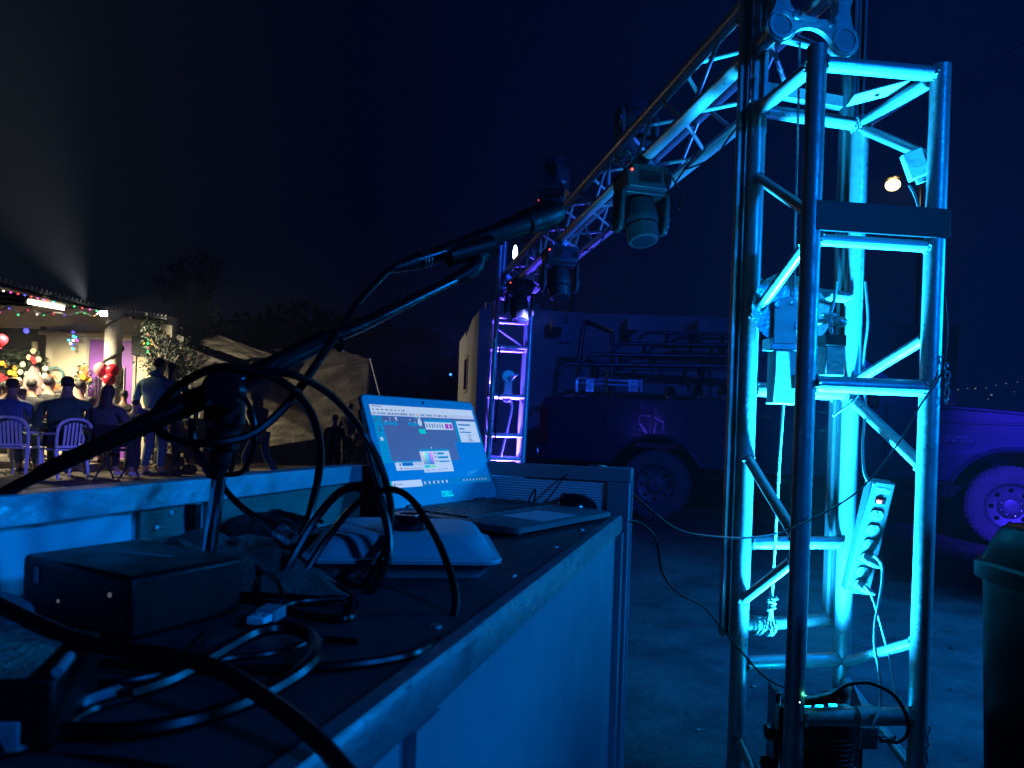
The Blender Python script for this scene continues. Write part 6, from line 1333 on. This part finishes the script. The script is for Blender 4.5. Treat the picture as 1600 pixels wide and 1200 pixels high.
# hand shared by every figure: palm, four unequal bent fingers and a thumb leaving its side
hb = MB(); hb.ball((0, 0, -.045), .04, 10, 7, (.95, .42, 1.1))
for i, (x, l) in enumerate(((-.028, .066), (-.010, .076), (.009, .072), (.027, .056))): hb.tube(crv([(x, 0, -.075), (x*1.1, -.004, -.075-l*.5), (x*1.1, -.020, -.075-l)], 3), [.0095]*4+[.008, .007, .006], 7)
hb.tube(crv([(-.03, 0, -.03), (-.052, -.008, -.055), (-.054, -.018, -.085)], 3), [.012]*4+[.010, .008, .007], 7)
hm_ = hb.build('hand', 'skin', None); HAND = hm_.data; bpy.data.objects.remove(hm_)
def skin(name, chains, mt, parent, sub=1):
    vs = []; es = []; rs = []; idx = {}
    for c in chains:
        prev = None
        for (p, r) in c:
            key = tuple(round(v, 4) for v in p)
            if key not in idx: idx[key] = len(vs); vs.append(p); rs.append(r)
            i = idx[key]
            if prev is not None and prev != i: es.append((prev, i))
            prev = i
    me = bpy.data.meshes.new(name); me.from_pydata(vs, es, []); o = bpy.data.objects.new(name, me); col.objects.link(o); o.parent = parent
    sk = o.modifiers.new('skin', 'SKIN'); sk.use_smooth_shade = True
    for i, r in enumerate(rs):
        d = me.skin_vertices[0].data[i]; d.radius = r if isinstance(r, tuple) else (r, r); d.use_root = (i == 0)
    ss = o.modifiers.new('sub', 'SUBSURF'); ss.levels = sub+1; ss.render_levels = sub+1
    me.materials.append(M[mt]); return o
def person(label, loc, rz, pose='sit', top='coat_black', legs='trousers', hair='hair', hairlen='short', scale=1.0, shoes='shoe_dark', lean=0.0, arms='lap', group='people at the yard party', wide=1.0, hood=False, tilt=0):
    r = thing('person', label, 'person', loc, group, rz); r.scale = (scale,)*3; w_ = wide
    if pose in ('sit', 'squat'): hz = .54; hip = (0, 0, hz)
    else: hz = .93; hip = (0, 0, hz)
    ch_ = (0, .02+lean*.6, hz+.24); sh = (0, .02+lean, hz+.44); nk = (0, .03+lean*1.15, hz+.56); hd_ = (0+tilt*.03, .06+lean*1.2, hz+.70)
    S = .18*w_
    if pose == 'sit': feet = [[(s*.10, .03, hz-.02), (s*.12, .42, hz-.02), (s*.12, .44, .10)] for s in (-1, 1)]
    elif pose == 'run': feet = [[(-.09, 0, hz-.05), (-.10, .24, .52), (-.10, .16, .10)], [(.09, 0, hz-.05), (.10, -.10, .50), (.10, -.38, .20)]]
    else: feet = [[(s*.09, 0, hz-.05), (s*.11, .03, .50), (s*.12*(1 if s > 0 else 1.25), -.02, .09)] for s in (-1, 1)]
    if arms == 'lap': ar = [[(s*S, .01+lean, hz+.42), (s*(S+.08), .06+lean*.6, hz+.15), (s*.10, .30, hz+.12)] for s in (-1, 1)]
    elif arms == 'swing': ar = [[(-S, lean, hz+.42), (-S-.06, -.12, hz+.20), (-S-.02, .05, hz+.04)], [(S, lean, hz+.42), (S+.05, .14, hz+.22), (S, .28, hz+.36)]]
    else: ar = [[(s*S, .01+lean, hz+.42), (s*(S+.07), -.02, hz+.16), (s*(S+.04), .10, hz-.07)] for s in (-1, 1)]
    body = [[(hip, (.12*w_, .10)), (ch_, (.13*w_, .10)), (sh, (.12*w_, .08)), (nk, .052), (hd_[:2]+(hd_[2]-.05,), (.070, .080)), (hd_, (.080, .095)), (hd_[:2]+(hd_[2]+.07,), (.066, .078))]]
    for f in feet: body.append([(hip, (.12*w_, .10)), (f[0], .085), (f[1], .058), (f[2], .040), ((f[2][0], f[2][1]+.10, f[2][2]-.05), .032)])
    for a in ar: body.append([(sh, (.12*w_, .08)), (a[0], .052), (a[1], .040), (a[2], .028)])
    body.append([(hd_, (.080, .095)), ((hd_[0], hd_[1]+.105, hd_[2]-.01), .014)])
    skin('body', body, 'skin', r)
    # clothes: jacket and trousers follow the body a little outside it
    jk = [[(hip[:2]+(hz-.02,), (.150*w_, .125)), (ch_, (.155*w_, .125)), (sh, (.140*w_, .098)), (nk[:2]+(nk[2]-.045,), .066)]]
    for a in ar: jk.append([(sh, (.140*w_, .098)), (a[0], .072), (a[1], .056), (tuple(a[1][k]*.12+a[2][k]*.88 for k in range(3)), .041)])
    skin('jacket', jk, top, r)
    tr_ = []
    for f in feet: tr_.append([(hip[:2]+(hz-.04,), (.130*w_, .115)), (f[0], .100), (f[1], .072), ((f[2][0], f[2][1], f[2][2]+.03), .056)])
    skin('trousers', tr_, legs, r)
    for f in feet: skin('shoe', [[((f[2][0], f[2][1]-.03, f[2][2]-.05), .040), ((f[2][0], f[2][1]+.08, f[2][2]-.055), .038), ((f[2][0], f[2][1]+.17, f[2][2]-.06), .030)]], shoes, r)
    for k, a in enumerate(ar):
        h = bpy.data.objects.new('hand', HAND); col.objects.link(h); h.parent = r; h.location = a[2]
        d = (Vector(a[2])-Vector(a[1])).normalized(); h.rotation_euler = d.to_track_quat('-Z', 'Y').to_euler()
        if k: h.scale = (-1, 1, 1)
    hx_, hy_, hz_ = hd_
    if hairlen == 'short': skin('hair', [[((hx_, hy_-.045, hz_-.05), (.066, .055)), ((hx_, hy_-.032, hz_+.02), (.090, .085)), ((hx_, hy_-.012, hz_+.075), (.078, .082)), ((hx_, hy_-.012, hz_+.108), (.040, .045))]], hair, r)
    elif hairlen == 'long':
        skin('hair', [[((hx_, hy_-.10, hz_-.46), (.12, .045)), ((hx_, hy_-.11, hz_-.28), (.13, .055)), ((hx_, hy_-.07, hz_-.10), (.105, .07)), ((hx_, hy_-.035, hz_+.02), (.098, .092)), ((hx_, hy_-.01, hz_+.08), (.078, .085)), ((hx_, hy_-.01, hz_+.112), (.04, .045))]], hair, r)
    elif hairlen == 'tail':
        skin('hair', [[((hx_, hy_-.17, hz_-.20), .02), ((hx_, hy_-.15, hz_-.08), .035), ((hx_, hy_-.07, hz_+.0), (.075, .06)), ((hx_, hy_-.03, hz_+.03), (.090, .088)), ((hx_, hy_-.01, hz_+.08), (.076, .082)), ((hx_, hy_-.01, hz_+.112), (.04, .045))]], hair, r)
    if hood: skin('hood', [[((hx_, hy_-.12, hz_-.18), (.115, .06)), ((hx_, hy_-.10, hz_-.13), (.10, .06)), ((hx_, hy_-.06, hz_-.10), (.10, .05))]], top, r)
    for s in (-1, 1):
        mb = MB().ball((hx_+s*.083, hy_+.005, hz_-.01), .022, 8, 6, (.4, .7, 1.2)); mb.build('ear', 'skin', r, local=True)
    return r
def at(px, Y): return (gx(px, Y, .6), Y, .10 if (Y > 12.4 and px < 180) else 0)
person('seated person in a blue jacket on the violet lit chair at the left edge', at(14, 10.95), .05, top='coat_blue', legs='jeans', wide=1.4, scale=1.08)
person('seated person with a violet scarf behind the blue jacket', at(30, 11.8), .3, top='scarf', hair='hair_brown', scale=1.0)
person('seated person with short brown hair near the flower table', at(22, 12.9), -.1, top='coat_black', hair='hair_brown', scale=1.04)
person('seated person in black in front of the white roses', at(72, 12.8), .1, top='coat_black', wide=1.3, scale=1.1)
person('broad person in a dark green jacket on the half turned chair', at(101, 10.95), .2, top='coat_green', wide=1.55, scale=1.12)
person('seated dark haired person left of the purple door', at(121, 12.8), -.05, top='coat_dark', scale=1.06)
person('seated person in maroon leaning between two dark jackets', at(90, 12.2), .5, top='maroon', scale=.95)
person('seated person with long grey brown hair on the folding chair', at(164, 11.0), -.1, top='coat_dark', hair='hair_brown', hairlen='long', wide=1.35, scale=1.04, shoes='shoe_white')
person('dark figure standing beside the porch column', at(191, 13.0), .2, pose='stand', top='coat_black', scale=.80)
person('child in a dark jacket standing left of the man in blue', at(208, 11.6), -.2, pose='stand', arms='down', top='coat_dark', scale=.70, shoes='shoe_white')
person('tall person standing in a light blue hooded jacket with black hair', at(242, 11.8), -.25, pose='stand', arms='down', top='coat_teal', legs='jeans', scale=1.09, wide=1.5, hood=True, shoes='shoe_dark')
person('person standing in dark navy close beside the blue hooded jacket', at(263, 12.1), .3, pose='stand', arms='down', top='coat_navy', hairlen='tail', scale=1.06, wide=1.2)
person('person with cropped hair half hidden behind the stand clutch', at(350, 11.6), .2, pose='stand', arms='down', top='coat_dark', scale=1.03)
person('child running in rainbow coloured leggings and white shoes', at(405, 10.6), 1.1, pose='run', arms='swing', top='coat_dark', legs='rainbow', hairlen='tail', scale=.80, shoes='shoe_white', lean=.06)
person('small child in dark clothes far off by the tan tarpaulin', at(522, 11.2), .1, pose='stand', arms='down', top='coat_black', scale=.62)
person('dark silhouetted person beside the far end of the tan tarpaulin', at(545, 13), .1, pose='stand', arms='down', top='coat_black', scale=.75)
person('seated person in black between the scarf wearer and the flower table', at(45, 12.6), .1, top='coat_black', scale=1.05, wide=1.2)
person('seated person in grey at the far left behind the blue jacket', at(4, 12.4), 0, top='coat_dark', scale=1.08)
person('seated child low beside the long haired person', at(138, 12.5), -.2, top='coat_dark', scale=.85)
person('person standing in dark clothes at the crooked pole behind the navy figure', at(283, 13.2), .3, pose='stand', arms='down', top='coat_black', scale=.95)
GB = 'people beyond the truck bed'
person('silhouetted person beyond the truck bed, leftmost of the three heads', (gx(1048, 10.2, 1.4), 10.2, 0), .1, pose='stand', arms='down', top='coat_black', scale=.93, group=GB)
person('silhouetted person beyond the truck bed, middle of the three heads', (gx(1090, 10.1, 1.4), 10.1, 0), -.2, pose='stand', arms='down', top='coat_black', scale=.94, wide=1.2, group=GB)
person('silhouetted person beyond the truck bed, next to the tower pole', (gx(1132, 10.0, 1.4), 10.0, 0), .2, pose='stand', arms='down', top='coat_black', scale=.95, group=GB)
# ================================================================== THIN SMOKE IN THE NIGHT AIR
hm = bpy.data.materials.new('haze'); hm.use_nodes = True; n = hm.node_tree.nodes; n.remove(n['Principled BSDF'])
pv = n.new('ShaderNodeVolumePrincipled'); pv.inputs['Color'].default_value = (0.85, 0.90, 0.95, 1); pv.inputs['Density'].default_value = 0.0016; pv.inputs['Anisotropy'].default_value = 0.2
hm.node_tree.links.new(pv.outputs[0], n['Material Output'].inputs['Volume']); M['haze'] = hm
hz_ = MB().frame((-45, -8, -1.1), (90, 0, 0), (0, 70, 0), (0, 0, 9.5)).build('haze', 'haze', None, smooth=False, fix=True); hz_['kind'] = 'stuff'; hz_['label'] = 'thin smoky night air over the yard'
